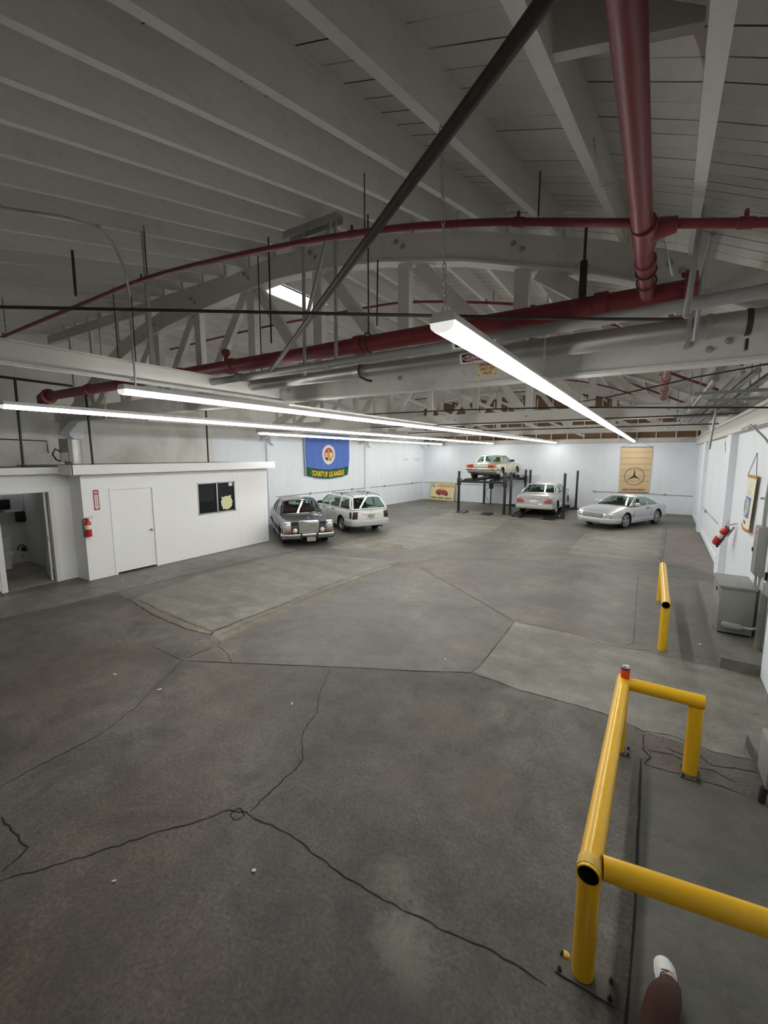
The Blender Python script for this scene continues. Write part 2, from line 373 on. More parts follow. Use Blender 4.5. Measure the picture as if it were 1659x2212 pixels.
def struct(mb, name, mat, label, smooth=35, parent=None):
    b = mb.low() if parent is None else root_of(parent)
    o = link(name, mb.mesh(name, mat, smooth, b), parent, b if parent is None else (0, 0, 0))
    if parent is None: tag(o, label, None, None, 'structure'); o['category'] = name.split('_')[0]
    return o
def copy_tree(o, loc=None, label=None, parent=None):
    c = o.copy(); COL.objects.link(c)
    if parent is not None: c.parent = parent
    if loc is not None: c.location = loc
    if label: c['label'] = label
    for k in list(o.children): copy_tree(k, None, None, c)
    return c
def text_geo(s, size=1.0, bold=0.0, depth=0.004, spacing=1.0):
    cu = bpy.data.curves.new('lettering', 'FONT'); cu.body = s; cu.size = size; cu.align_x = 'CENTER'; cu.align_y = 'CENTER'
    cu.extrude = depth; cu.offset = bold; cu.space_character = spacing; cu.resolution_u = 3
    o = bpy.data.objects.new('lettering', cu); COL.objects.link(o)
    bpy.context.view_layer.update()
    me = bpy.data.meshes.new_from_object(o)
    vs = [v.co.copy() for v in me.vertices]; fs = [tuple(p.vertices) for p in me.polygons]
    bpy.data.objects.remove(o); bpy.data.curves.remove(cu); bpy.data.meshes.remove(me)
    return vs, fs
def fit_text(mb, s, width, height, place, bold=0.0, depth=0.004, mat=0, spacing=1.0):
    """lettering scaled to width x height; place(x, y, z) turns flat letter coordinates into the place's"""
    vs, fs = text_geo(s, 1.0, bold, 0.5, spacing)
    x0 = min(v.x for v in vs); x1 = max(v.x for v in vs); y0 = min(v.y for v in vs); y1 = max(v.y for v in vs)
    out = [Vector(place(((v.x - (x0 + x1) / 2) / (x1 - x0)) * width, ((v.y - (y0 + y1) / 2) / (y1 - y0)) * height, v.z * 2 * depth)) for v in vs]
    mb.add(out, fs, mat)
def ORD(i): return ('first second third fourth fifth sixth seventh eighth ninth tenth eleventh twelfth thirteenth fourteenth fifteenth sixteenth '
    'seventeenth eighteenth nineteenth twentieth').split()[i] if i < 20 else ('twenty-' + 'first second third fourth fifth sixth seventh eighth ninth'.split()[i - 20])

CRACKS= {'a':[(-3.54,0.77),(-3.35,1.02),(-3.13,1.34),(-3.01,1.56),(-2.82,1.78),(-2.71,1.98),(-2.58,2.03),(-2.43,2.04),(-2.25,2.06),(-2.07,2.07),(-1.77,2.04),(-1.52,2.03),(-1.21,2.05),(-0.96,2.07),(-0.65,2.12),(-0.47,2.14),(-0.29,2.13)],'b':[(-2.55,2.05),(-2.57,2.26),(-2.58,2.61),(-2.61,2.73),(-2.85,2.97),(-2.95,3.18),(-2.96,3.32),(-3.2,3.66),(-3.37,4.0),(-3.49,4.21)],'c':[(-4.6,1.09),(-4.61,1.28),(-4.62,1.62),(-4.62,1.89),(-4.7,2.09),(-4.79,2.33),(-5.0,2.66),(-5.21,3.03),(-5.38,3.3)],'d':[(-5.38,3.3),(-4.74,3.62),(-4.05,3.98),(-3.26,4.39),(-2.47,4.77),(-1.84,5.12)],'e':[(-1.84,5.12),(-1.81,5.33),(-1.81,5.82),(-1.83,7.17)],'f':[(-1.83,7.17),(-2.66,7.84),(-3.84,8.74),(-5.27,9.84)],'g':[(-5.27,9.84),(-4.73,10.73),(-3.6,11.3),(-2.48,11.77),(-1.36,12.0),(-0.72,11.97),(-0.11,11.75),(1.34,11.98)],'h':[(-0.11,11.75),(-0.1,9.77),(-0.06,7.27),(-0.17,7.11)],'i':[(-1.83,7.17),(-1.32,7.21),(-0.82,7.16),(-0.47,7.01),(-0.1,7.02),(0.24,7.18)],'j':[(-1.84,5.12),(-1.69,5.09),(-1.2,5.03),(-0.78,5.04),(-0.29,5.04),(-0.11,5.0),(0.11,4.91),(0.35,4.98),(0.69,4.9),(0.97,4.97)],'k':[(-5.38,3.3),(-5.4,3.57),(-5.36,3.86),(-5.44,4.0)],'l':[(-5.36,3.86),(-5.06,3.79),(-4.74,3.62)],'m':[(-5.38,3.3),(-5.77,3.31),(-6.27,3.35)],'n':[(-8.72,4.28),(-7.43,4.05),(-6.37,3.99),(-5.79,4.05),(-5.87,4.17),(-5.88,4.72),(-5.84,5.55),(-5.88,6.95),(-5.78,8.6),(-5.57,9.83)],'o':[(-8.44,4.36),(-7.42,4.22),(-6.66,4.18),(-5.89,4.15)],'p':[(0.1,4.42),(0.1,4.02),(0.1,3.48),(0.1,3.06),(0.1,2.72),(0.09,2.44),(0.08,2.17)],'q':[(-4.2,0.97),(-3.92,0.97),(-3.69,0.97),(-3.65,0.91),(-3.61,0.8)],'r':[(0.11,4.87),(0.12,4.59),(0.17,4.5),(0.12,4.36),(0.26,4.37),(0.47,4.38),(0.7,4.4),(0.83,4.38)],'s':[(-5.48,9.71),(-5.63,7.63),(-5.66,6.12),(-5.69,4.96),(-5.66,4.17)],'t':[(-6.05,10.99),(-5.06,11.47),(-4.21,12.29),(-3.32,13.63)],'u':[(-1.97,13.11),(-1.97,15.62),(-1.94,17.18)],'v':[(0.62,19.98),(0.49,15.84),(0.39,13.55)],'w':[(-3.11,12.82),(-3.04,14.31)],'x':[(-9.48,2.52),(-9.35,3.3),(-9.29,4.81),(-9.26,6.13),(-9.13,8.04),(-8.86,9.23)],'y':[(-11.12,3.67),(-10.26,3.66)],'z':[(0.46,4.88),(0.66,4.67),(0.84,4.74),(1.01,4.79)]}
PATCHES= {'slab_left':[(-8.63,4.37),(-5.93,4.18),(-5.55,9.73),(-8.77,9.14),(-8.99,6.2)],'slab_right':[(-1.83,5.17),(-1.83,7.17),(-0.82,7.16),(-0.1,7.02),(0.52,6.97),(0.98,7.0),(1.34,6.9),(1.36,6.51),(1.1,4.98),(0.69,4.9),(0.11,4.91),(-0.29,5.04),(-1.2,5.03)],'walk':[(-10.99,2.96),(-9.53,2.54),(-9.41,3.32),(-9.35,4.85),(-9.29,6.16),(-9.17,8.08),(-8.9,9.28),(-10.48,9.67),(-10.58,4.41)],'ramp':[(0.11,4.43),(0.26,4.37),(0.47,4.38),(0.83,4.38),(1.0,4.38),(0.69,2.55),(0.09,2.18),(0.09,2.44),(0.1,3.06),(0.11,4.03)],'tan':[(-5.76,4.07),(-5.87,4.17),(-5.55,9.79),(-5.31,9.87),(-5.44,6.43),(-5.46,4.01)],'tan2':[(-8.72,4.28),(-8.63,4.37),(-5.93,4.18),(-5.79,4.05),(-6.37,3.99)],'far_light':[(-1.98,13.17),(-1.96,16.95),(0.5,19.9),(0.32,13.4),(-0.7,13.25)],'far_mid':[(-8.36,9.92),(-8.17,15.84),(-8.64,20.99),(-5.48,20.48),(-4.92,15.32),(-6.11,11.1)],'pale':[(-8.11,11.14),(-7.97,11.87),(-6.55,11.61),(-6.14,11.16),(-6.77,10.84)],'pinkr':[(0.62,19.98),(1.51,19.92),(1.63,12.38),(0.39,13.49)]}

# ------------------------------------------------------------------ the building: profile of the roof
ZB = [(-13.9, 5.85), (-5.1, 5.85), (-4.2, 5.80), (-3.18, 5.67), (-2.09, 5.44), (-1.29, 5.20), (-0.6, 4.98), (0.11, 4.69), (0.73, 4.40), (1.6, 3.95), (2.3, 3.57)]
def lerp_tab(T, x):
    if x <= T[0][0]: return T[0][1]
    for (a, p), (b, q) in zip(T, T[1:]):
        if x <= b: return p + (q - p) * (x - a) / (b - a)
    return T[-1][1]
def zb(x, y=6.0): return lerp_tab(ZB, x) + (0.23 * (y - 5.1) if y < 5.1 else 0.0)
YT = [5.1, 11.7, 18.3]; YF, YB = -1.6, 24.8; XL = -12.5
def xr(y): return 1.47 + 0.0163 * (y - 7)
def xl(y): return -12.5 - 0.06 * (24.8 - max(y, 9.88))

# floor: one slab; the lighter pours, worn joints and cracks are part of its surface
fm = ['concrete', 'concrete_light', 'concrete_walk', 'concrete_smooth', 'concrete_tan', 'concrete_pink', 'crack', 'crack_soft', 'concrete_worn']
mb = MB(); mb.mm((-14.4, YF - 0.2, -0.2), (2.4, YB + 0.2, 0.0))
def ragged(poly, amp, step=0.25):
    out = []
    for i, a in enumerate(poly):
        a = Vector((*a, 0)); b = Vector((*poly[(i + 1) % len(poly)], 0)); n = max(1, int((b - a).length / step))
        d = (b - a).normalized(); q = Vector((-d.y, d.x, 0))
        for k in range(n): out.append(a.lerp(b, k / n) + q * random.uniform(-amp, amp) * (0 if k == 0 else 1))
    return out
PATCHES['near'] = [(-14.3, YF), (2.3, YF), (2.3, 4.97), (.97, 4.97), (.35, 4.98), (-.29, 5.04), (-1.2, 5.03), (-1.84, 5.12), (-3.26, 4.39), (-5.38, 3.30), (-5.44, 4.0), (-5.80, 4.03), (-6.37, 3.97), (-8.72, 4.26), (-9.31, 4.4), (-9.35, 3.30), (-9.52, 2.5), (-14.3, 2.5)]
PATCHES['ramp'] = PATCHES['ramp'][:4] + [(1.3, 4.30), (1.3, YF), (0.05, YF), (0.09, 2.18)] + PATCHES['ramp'][7:]
CRACKS['ring'] = [(-2.62 + .055 * math.cos(t), 1.985 + .05 * math.sin(t)) for t in [2 * PI * k / 14 for k in range(15)]]; CRACKS['chip'] = [(.16, 4.60), (.35, 4.66), (.5, 4.55), (.66, 4.60), (.82, 4.52)]; CRACKS['chips'] = [(.3, 4.74), (.44, 4.70), (.55, 4.76)]
CRACKS['p'] = CRACKS['p'] + [(0.07, 1.2), (0.05, -1.5)]
for i, (k, mt, amp) in enumerate((('near', 8, .015), ('far_mid', 1, .08), ('far_light', 1, .05), ('pinkr', 5, .08), ('walk', 2, .03), ('slab_left', 1, .05), ('slab_right', 1, .012), ('ramp', 3, .012), ('tan', 4, .05), ('tan2', 4, .05), ('pale', 4, .12))):
    pl = ragged(PATCHES[k], amp); z = 0.0006 + 0.0002 * i
    mb.add([(p.x, p.y, z) for p in pl], [tuple(range(len(pl)))], mt)
STRAIGHT = set('dfghpvuxeiytw')
for k, line in CRACKS.items():
    straight = k in STRAIGHT; pts = []
    for a, b in zip(line, line[1:]):
        a = Vector((*a, 0)); b = Vector((*b, 0)); n = max(1, int((b - a).length / (0.16 if straight else 0.055)))
        pts += [a.lerp(b, j / n) for j in range(n)]
    pts.append(Vector((*line[-1], 0)))
    w0 = {'p': .02, 'a': .011, 'b': .010, 'n': .022, 'o': .018, 'r': .014, 'q': .014, 'c': .011, 'd': .017, 'e': .017, 'f': .018, 'x': .014, 's': .011, 'g': .02}.get(k, .012)
    jit = 0.002 if straight else 0.010
    L = []; R = []
    for j, p in enumerate(pts):
        t = (pts[min(j + 1, len(pts) - 1)] - pts[max(j - 1, 0)]).normalized(); q = Vector((-t.y, t.x, 0))
        c = p + q * random.uniform(-jit, jit); w = w0 * random.uniform(0.45, 1.1) * (0.4 if j in (0, len(pts) - 1) else 1)
        L.append(c + q * w / 2); R.append(c - q * w / 2)
    n = len(pts); vs = [(p.x, p.y, 0.0034) for p in L + R]
    mb.add(vs, [(j, j + 1, n + j + 1, n + j) for j in range(n - 1)], 7 if k in 'xghituvwfy' else 6)
struct(mb, 'floor', fm, 'worn grey cracked concrete floor of the garage', 0)

# walls
mb = MB()
def skewl(y0, y1, d0, d1, z0, z1, mat=0):
    vs = [(xl(y0) + d0, y0, z) for z in (z0, z1)] + [(xl(y1) + d0, y1, z) for z in (z0, z1)] + [(xl(y0) + d1, y0, z) for z in (z0, z1)] + [(xl(y1) + d1, y1, z) for z in (z0, z1)]
    mb.add(vs, [(0, 1, 3, 2), (4, 6, 7, 5), (0, 4, 5, 1), (2, 3, 7, 6), (0, 2, 6, 4), (1, 5, 7, 3)], mat)
skewl(9.88, YB + 0.2, -0.25, 0, 0, 3.5); skewl(9.88, YB + 0.2, -0.25, 0, 3.5, 6.6, 1)
skewl(YF, 9.88, -0.25, 0, 2.3, 6.6, 1)
for y in (12.4, 18.8): skewl(y - 0.18, y + 0.18, 0, 0.1, 0, 3.45)
for y in (5.5, 12.4, 18.8, 24.6):                                    # corbels under the truss ends
    mb.prism([(y - 0.2, 3.66), (y + 0.2, 3.66), (y + 0.17, 3.35), (y, 3.2), (y - 0.17, 3.35)], xl(y) - .02, xl(y) + 0.3, 'x')
for y in (13.9, 15.9, 20.2, 22.3): skewl(y - 0.008, y + 0.008, 0, 0.006, 1.5 if y > 16 else .9, 2.2 if y > 16 else 1.6)
for z in (1.55, 2.55): skewl(12.7, 18.5, 0, 0.006, z - 0.006, z + 0.006)
struct(mb, 'wall_left', ['wall', 'wall_dirty'], 'white painted left wall, stained above the office')
mb = MB()
mb.mm((-14.4, YB, 0), (2.3, YB + 0.2, 3.43)); mb.mm((-14.4, YB, 3.43), (2.3, YB + 0.2, 6.6), 1)
mb.mm((-7.0, YB - 0.16, 0), (-5.2, YB, 1.75))
for k in range(18): mb.mm((XL + 0.5 + k * 0.8, YB - 0.09, 3.6), (XL + 0.55 + k * 0.8, YB, 5.85), 2)
struct(mb, 'wall_back', ['wall', 'brownwood', 'truss'], 'white back wall with bare brown boards above')
mb = MB()
def skew(y0, y1, d0, d1, z0, z1, mat=0):
    vs = [(xr(y0) + d0, y0, z) for z in (z0, z1)] + [(xr(y1) + d0, y1, z) for z in (z0, z1)] + [(xr(y0) + d1, y0, z) for z in (z0, z1)] + [(xr(y1) + d1, y1, z) for z in (z0, z1)]
    mb.add(vs, [(0, 1, 3, 2), (4, 6, 7, 5), (0, 4, 5, 1), (2, 3, 7, 6), (0, 2, 6, 4), (1, 5, 7, 3)], mat)
skew(YF, YB + 0.2, 0, 0.3, 0, 3.4); skew(YF, YB + 0.2, 0, 0.3, 3.4, 4.5, 1)
skew(6.2, 7.02, -0.10, 0, 0, 3.3); skew(12.2, 12.95, -0.13, 0, 0, 3.3); skew(19.4, 20.2, -0.12, 0, 0, 3.3)
skew(13.0, 24.8, -0.03, 0, 0, 0.16)
struct(mb, 'wall_right', ['wall', 'wall_dirty'], 'white painted right wall with flat piers')
mb = MB(); skew(7.0, YB, -0.16, 0, 3.3, 3.62)
skew(7.0, YB, -0.2, -0.16, 3.56, 3.62)
struct(mb, 'trim_1', 'truss', 'long white timber ledger along the top of the right wall')
mb = MB(); mb.mm((XL, YB - 0.12, 3.44), (1.7, YB, 3.62)); mb.mm((XL, YB - 0.16, 3.62), (1.7, YB, 3.66))
struct(mb, 'trim_2', 'truss', 'white timber ledger on top of the back wall')
mb = MB(); mb.mm((-14.4, YF - 0.2, 0), (2.3, YF, 6.6)); struct(mb, 'wall_front', 'wall_dirty', 'front wall behind the viewer')

# roof deck with a skylight opening
HX0, HX1, HY0, HY1 = -6.37, -5.81, 5.65, 7.35
xs = sorted(set([p[0] for p in ZB] + [HX0, HX1, -9.0])); ys = [YF - 0.2, 5.1, HY0, HY1, YB + 0.2]
mb = MB()
def dz(x, y): return zb(x, y) + 0.25
for a, b in zip(xs, xs[1:]):
    for c, d in zip(ys, ys[1:]):
        if a >= HX0 - 1e-6 and b <= HX1 + 1e-6 and c >= HY0 - 1e-6 and d <= HY1 + 1e-6: continue
        lo = [(a, c, dz(a, c)), (b, c, dz(b, c)), (b, d, dz(b, d)), (a, d, dz(a, d))]
        hi = [(x, y, z + 0.04) for x, y, z in lo]
        mb.add(lo + hi, [(3, 2, 1, 0), (4, 5, 6, 7), (0, 1, 5, 4), (1, 2, 6, 5), (2, 3, 7, 6), (3, 0, 4, 7)])
struct(mb, 'ceiling', 'deck', 'white painted board roof deck', 0)
mb = MB(); z0, z1 = 5.95, 6.75
mb.mm((HX0 - 0.05, HY0, z0 + .16), (HX0, HY1, z1)); mb.mm((HX1, HY0, z0 + .16), (HX1 + 0.05, HY1, z1))
mb.mm((HX0 - 0.05, HY0 - 0.05, z0), (HX1 + 0.05, HY0, z1)); mb.mm((HX0 - 0.05, HY1, z0), (HX1 + 0.05, HY1 + 0.05, z0 + 0.45)); mb.mm((HX0 - 0.05, HY1, z0 + 0.45), (HX1 + 0.05, HY1 + 0.05, z1), 1)
struct(mb, 'window_2', ['white', 'rawwood'], 'skylight shaft open to the sky in the roof', 0)

# joists
JX = [-0.39 - 0.6 * k for k in range(-3, 22)]
bays = [(YF - 0.1, 5.1, 'the sloping near bay'), (5.1, 11.7, 'the bay behind the nearest truss'), (11.7, 18.3, 'the bay behind the middle truss'), (18.3, YB, 'the bay against the back wall')]
for bi, (y0, y1, where) in enumerate(bays):
    for i, x in enumerate(JX):
        if bi == 0 and abs(x - 0.21) < .02:
            m = MB(); m.beam((-0.02, y0, zb(.06, y0) + 0.135), (0.16, y1 - 0.04, zb(.16, y1 - 0.04) + 0.125), 0.05, 0.25)
            solo(m, 'roof_joist', 'joist', 'white roof joist over %s, %s from the right wall' % (where, ORD(i)), 'joist', 'roof joists'); continue
        if HX0 < x < HX1 and bi == 1: continue
        z = zb(x) + (0.02 if bi else 0)
        m = MB(); r = random.uniform(-0.006, 0.006)
        if bi == 0: m.beam((x, y0, zb(x, y0) + 0.125), (x, y1 - 0.04, zb(x, y1 - 0.04) + 0.125), 0.05, 0.25)
        else: m.mm((x - 0.025 + r, y0 + 0.03, zb(x) + 0.005), (x + 0.025 + r, y1 - 0.03, zb(x) + 0.25))
        solo(m, 'roof_joist', 'joist', 'white roof joist over %s, %s from the right wall' % (where, ORD(i)), 'joist', 'roof joists')
m = MB(); m.loft([[Vector(q) for q in r_] for r_ in (((-.365, 1.60, 4.12), (-.365, 1.64, 4.12), (-.365, 1.64, 4.33), (-.365, 1.60, 4.32)), ((.038, 1.73, 4.12), (.038, 1.77, 4.12), (.038, 1.77, 4.165), (.038, 1.73, 4.16)))])
solo(m, 'joist_header', 'joist', 'wide white header board set between two joists near the red pipe', 'header')

# trusses
def chord_pts(T, n=3):
    out = []
    for (a, p), (b, q) in zip(T, T[1:]):
        out += [(a + (b - a) * k / n, p + (q - p) * k / n) for k in range(n)]
    return out + [T[-1]]
LOWT = [(-12.9, 3.7), (-12.3, 3.98), (-11.33, 4.46), (-10.74, 4.75), (-9.82, 5.14), (-8.94, 5.40), (-8.05, 5.58), (-7.0, 5.70), (-5.9, 5.80), (-5.1, 5.845)] + [p for p in ZB if -5.0 < p[0] < 1.4] + [(1.5, 4.0)]
def top_at(x): return lerp_tab(LOWT, x)
def make_truss(Y, label):
    t = thing('roof_truss', label, 'truss', (-5.5, Y, 3.7), 'bowstring roof trusses')
    m = MB(); pts = LOWT; rings = []
    for x, z in pts: rings.append([(x, Y - 0.07, z - 0.31), (x, Y + 0.07, z - 0.31), (x, Y + 0.07, z - 0.005), (x, Y - 0.07, z - 0.005)])
    m.loft(rings); part(m, 'top_chord', 'truss', t)
    m = MB(); rings = [[(x, Y - 0.10, z - 0.345), (x, Y + 0.10, z - 0.345), (x, Y + 0.10, z - 0.315), (x, Y - 0.10, z - 0.315)] for x, z in pts]
    m.loft(rings); part(m, 'chord_lip', 'truss', t)
    m = MB(); m.mm((-13.1, Y - 0.07, 3.70), (1.42, Y + 0.07, 3.98)); m.mm((-13.1, Y - 0.1, 3.67), (1.42, Y + 0.1, 3.70)); part(m, 'bottom_chord', 'truss', t)
    m = MB(); m.beam((-13.1, Y, 5.70), (-6.3, Y, 5.72), 0.12, 0.2); part(m, 'flat_chord', 'truss', t)
    V = [0.1, -1.37, -2.86, -4.3, -5.7, -7.1, -8.4, -9.8, -11.1]
    for x in V:
        m = MB(); m.mm((x - 0.08, Y - 0.055, 3.98), (x + 0.08, Y + 0.055, top_at(x) - 0.345)); part(m, 'vertical', 'truss', t)
    for a, b in ((-5.55, -4.42), (-4.12, -2.98), (-2.68, -1.48), (-1.2, 0.0)):
        m = MB(); m.beam((a, Y, top_at(a) - 0.36), (b, Y, 3.98), 0.10, 0.17, (0, 1, 0)); m2 = MB()
        d = Vector((b - a, 0, 3.98 - top_at(a) + 0.36)).normalized()
        m2.beam(Vector((a, Y, top_at(a) - 0.36)), Vector((b, Y, 3.98)), 0.17, 0.08, Vector((0, 1, 0))); part(m2, 'diagonal', 'truss', t)
    for a, b in ((-5.85, -6.95), (-7.25, -8.25), (-8.55, -9.65), (-9.95, -10.95)):
        m2 = MB(); m2.beam((a, Y, top_at(a) - 0.36), (b, Y, 3.98), 0.16, 0.08, (0, 1, 0)); part(m2, 'diagonal', 'truss', t)
    for x in (-7.6, -8.7, -9.8, -11.0, -12.0):
        m = MB(); m.mm((x - 0.05, Y - 0.04, top_at(x) - 0.01), (x + 0.05, Y + 0.04, 5.62)); part(m, 'strut', 'truss', t)
    for x, z in [(v + d, top_at(v) - 0.13 + e) for v in V[:7] for d, e in ((-0.1, 0.05), (0.0, -0.03))] + [(0.2, 3.86), (0.36, 3.80), (0.5, 3.86), (-4.9, 3.83), (-5.1, 3.86), (-2.9, 3.84)]:
        m = MB(); m.lathe([(0.032, 0), (0.032, 0.012), (0.017, 0.014), (0.015, 0.035), (0.0, 0.037)], 8, Matrix.Translation((x, Y - 0.07, z)) @ Matrix.Rotation(PI / 2, 4, 'X')); part(m, 'bolt', 'galv', t)
    return t
tr = make_truss(5.1, 'nearest curved white timber truss, behind the red pipes')
copy_tree(tr, (-5.5, 11.7, 3.7), 'middle curved white timber truss, seen beneath the nearest one')
copy_tree(tr, (-5.5, 18.3, 3.7), 'farthest curved white timber truss, closest to the back wall')

for x, lb in ((-5.1, 'long white bracing timber running to the back beneath the trusses at centre'), (-9.2, 'long white bracing timber running to the back beneath the trusses at left')):
    m = MB(); m.mm((x - .045, 5.2, 3.555), (x + .045, 24.5, 3.665)); solo(m, 'bracing_timber', 'truss', lb, 'timber', 'bracing timbers')
for i, (a, b, y) in enumerate(((-9.0, -6.6, 6.2), (-6.4, -3.6, 12.8), (-3.4, -.6, 12.9), (-8.6, -5.6, 13.4), (-6.0, -3.0, 19.0))):
    m = MB(); m.beam((a, y, 5.2), (b, y + 4.6, 3.75), .04, .1); solo(m, 'sway_brace', 'truss', 'slanting white sway brace between trusses, %s counted from the viewer' % ORD(i), 'brace', 'sway braces')
# office and washroom
XO, XW = -10.7, -11.25
mb = MB()
Y0, Y1, ZT = 4.47, 9.88, 2.5
D0, D1, DZ = 5.04, 6.10, 2.08; W0, W1, WZ0, WZ1 = 7.32, 8.60, 1.16, 2.07
t = 0.11
mb.mm((XO - t, Y0, 0), (XO, D0, ZT)); mb.mm((XO - t, D0, DZ), (XO, D1, ZT)); mb.mm((XO - t, D1, 0), (XO, W0, ZT))
mb.mm((XO - t, W0, 0), (XO, W1, WZ0)); mb.mm((XO - t, W0, WZ1), (XO, W1, ZT)); mb.mm((XO - t, W1, 0), (XO, Y1, ZT))
mb.mm((XO - 0.005, 8.72, 0), (XO + 0.004, 8.735, 2.3)); mb.mm((XO - 0.004, 6.4, 2.1), (XO + 0.002, 6.41, 2.4))
struct(mb, 'wall_office_front', 'office', 'white front wall of the office box')
mb = MB(); mb.mm((-14.3, Y0, 0), (XO - t, Y0 + t, ZT)); struct(mb, 'wall_office_left', 'office', 'white end wall of the office beside the washroom')
mb = MB(); mb.mm((-13.5, Y1 - t, 0), (XO - t, Y1, ZT)); struct(mb, 'wall_office_right', 'office', 'white end wall of the office beside the dark sedan')
mb = MB(); mb.mm((-13.6, Y0 + t, 0), (-13.4, 9.88 - t, 2.3)); struct(mb, 'wall_office_back', 'bath', 'inner back wall of the office')
mb = MB(); mb.mm((-13.4, Y0 - 0.24, ZT), (XO + 0.25, Y1 + 0.1, ZT + 0.1)); mb.mm((-14.3, YF, ZT - 0.04), (XW + 0.2, Y0 - 0.24, ZT + 0.06))
struct(mb, 'ceiling_office', 'graypipe', 'flat grey roof over the office and washroom')
mb = MB()
mb.mm((XO + 0.25, Y0 - 0.26, 2.42), (XO + 0.28, Y1 + 0.12, 2.63)); mb.mm((XW + 0.2, Y0 - 0.27, 2.42), (XO + 0.28, Y0 - 0.24, 2.63)); mb.mm((XO, Y1 + 0.1, 2.42), (XO + 0.25, Y1 + 0.12, 2.63))
mb.mm((XW + 0.2, YF, 2.44), (XW + 0.23, Y0 - 0.27, 2.58))
mb.mm((XO, Y0, 2.30), (XO + 0.25, Y1 + 0.1, 2.34), 1) if False else None
struct(mb, 'trim_3', 'white', 'white fascia board around the office roof edge')
mb = MB(); B0, B1, BZ = 3.14, 4.09, 2.07
mb.mm((XW - t, YF, 0), (XW, B0, ZT - 0.04)); mb.mm((XW - t, B0, BZ), (XW, B1, ZT - 0.04)); mb.mm((XW - t, B1, 0), (XW, Y0, ZT - 0.04))
struct(mb, 'wall_washroom_front', 'office', 'white front wall of the washroom with open doorway')
mb = MB(); mb.mm((-14.2, 1.9, 0), (-14.05, Y0, ZT - 0.04)); mb.mm((-14.05, 1.9, 0), (XW - t, 2.0, ZT - 0.04))
mb.mm((-14.05, 2.0, 0), (-14.0, Y0, 0.78))
struct(mb, 'wall_washroom_back', 'bath', 'pale inner walls of the washroom')
mb = MB(); mb.mm((-14.05, 2.0, 0.0), (XW - 0.01, Y0, 0.012)); struct(mb, 'floor_washroom', 'vinyl', 'brown vinyl washroom floor')

# office door
dr = thing('door_1', 'closed white flush door in the office front', 'door', (XO, 5.57, 0)); dr['kind'] = 'structure'
mb = MB(); mb.mm((XO - 0.06, D0 + 0.053, 0.04), (XO - 0.02, D1 - 0.053, DZ - 0.052)); part(mb, 'door_leaf', 'office', dr)
mb = MB(); mb.mm((XO - t, D0, 0), (XO + 0.014, D0 + 0.05, DZ)); mb.mm((XO - t, D1 - 0.05, 0), (XO + 0.014, D1, DZ)); mb.mm((XO - t, D0 + .05, DZ - 0.05), (XO + 0.014, D1 - .05, DZ))
part(mb, 'door_frame', 'office', dr)
mb = MB(); Mx = Matrix.Translation((XO - 0.02, D1 - 0.13, 0.97)) @ Matrix.Rotation(PI / 2, 4, 'Y')
mb.lathe([(0.032, 0), (0.032, 0.008), (0.012, 0.012), (0.012, 0.035), (0.027, 0.045), (0.030, 0.06), (0.02, 0.072), (0, 0.074)], 14, Mx); part(mb, 'door_knob', 'alu', dr, label='round metal door knob')
# office window
wn = thing('window_1', 'sliding office window with dark panes', 'window', (XO, 7.96, WZ0)); wn['kind'] = 'structure'
mb = MB(); f = 0.035
for a, b in (((W0, WZ0), (W0 + f, WZ1)), ((W1 - f, WZ0), (W1, WZ1)), ((W0, WZ0), (W1, WZ0 + f)), ((W0, WZ1 - f), (W1, WZ1)), (((W0 + W1) / 2 - 0.02, WZ0), ((W0 + W1) / 2 + 0.02, WZ1))):
    mb.mm((XO - 0.07, a[0], a[1]), (XO + 0.006, b[0], b[1]))
part(mb, 'window_frame', 'alu', wn)
for a, b in ((W0 + f, 7.94), (7.98, W1 - f)):
    mb = MB(); mb.mm((XO - 0.045, a, WZ0 + f), (XO - 0.038, b, WZ1 - f)); part(mb, 'pane', 'winglass', wn)
mb = MB(); pts = []
for k in range(72):
    a = 2 * PI * k / 72; r = 0.20 * (1 + 0.025 * math.sin(7 * a) + 0.025 * math.sin(11 * a + 1))
    r += 0.07 * max(0, math.cos(a - 0.95)) ** 120 + 0.06 * max(0, math.cos(a - 2.35)) ** 120 + .03 * max(0, math.cos(a + 2.2)) ** 80
    pts.append((8.31 + r * math.cos(a), 1.43 + r * math.sin(a)))
mb.prism(pts, XO - 0.0375, XO - 0.034, 'x')
solo(mb, 'paper_patch', 'patchpaper', 'ragged round yellowed paper stuck on the right office window pane', 'paper')
mb = MB(); mb.mm((XO - 0.0375, 8.40, 1.92), (XO - 0.034, 8.54, 2.02)); solo(mb, 'paper_note', 'paper', 'small pale note in the top corner of the office window', 'paper')
for (y, c, nm, lb, h, r) in ((7.50, 'paper', 'bottle', 'small white bottle on the sill behind the left office pane', .12, .03), (7.83, 'galv', 'can', 'small dark can on the sill behind the office window mullion', .1, .025)):
    mb = MB(); mb.lathe([(r, 0), (r, h * .7), (r * .45, h * .82), (r * .45, h), (0, h)], 12, Matrix.Translation((XO - 0.09, y, WZ0))); solo(mb, nm, c, lb, nm)
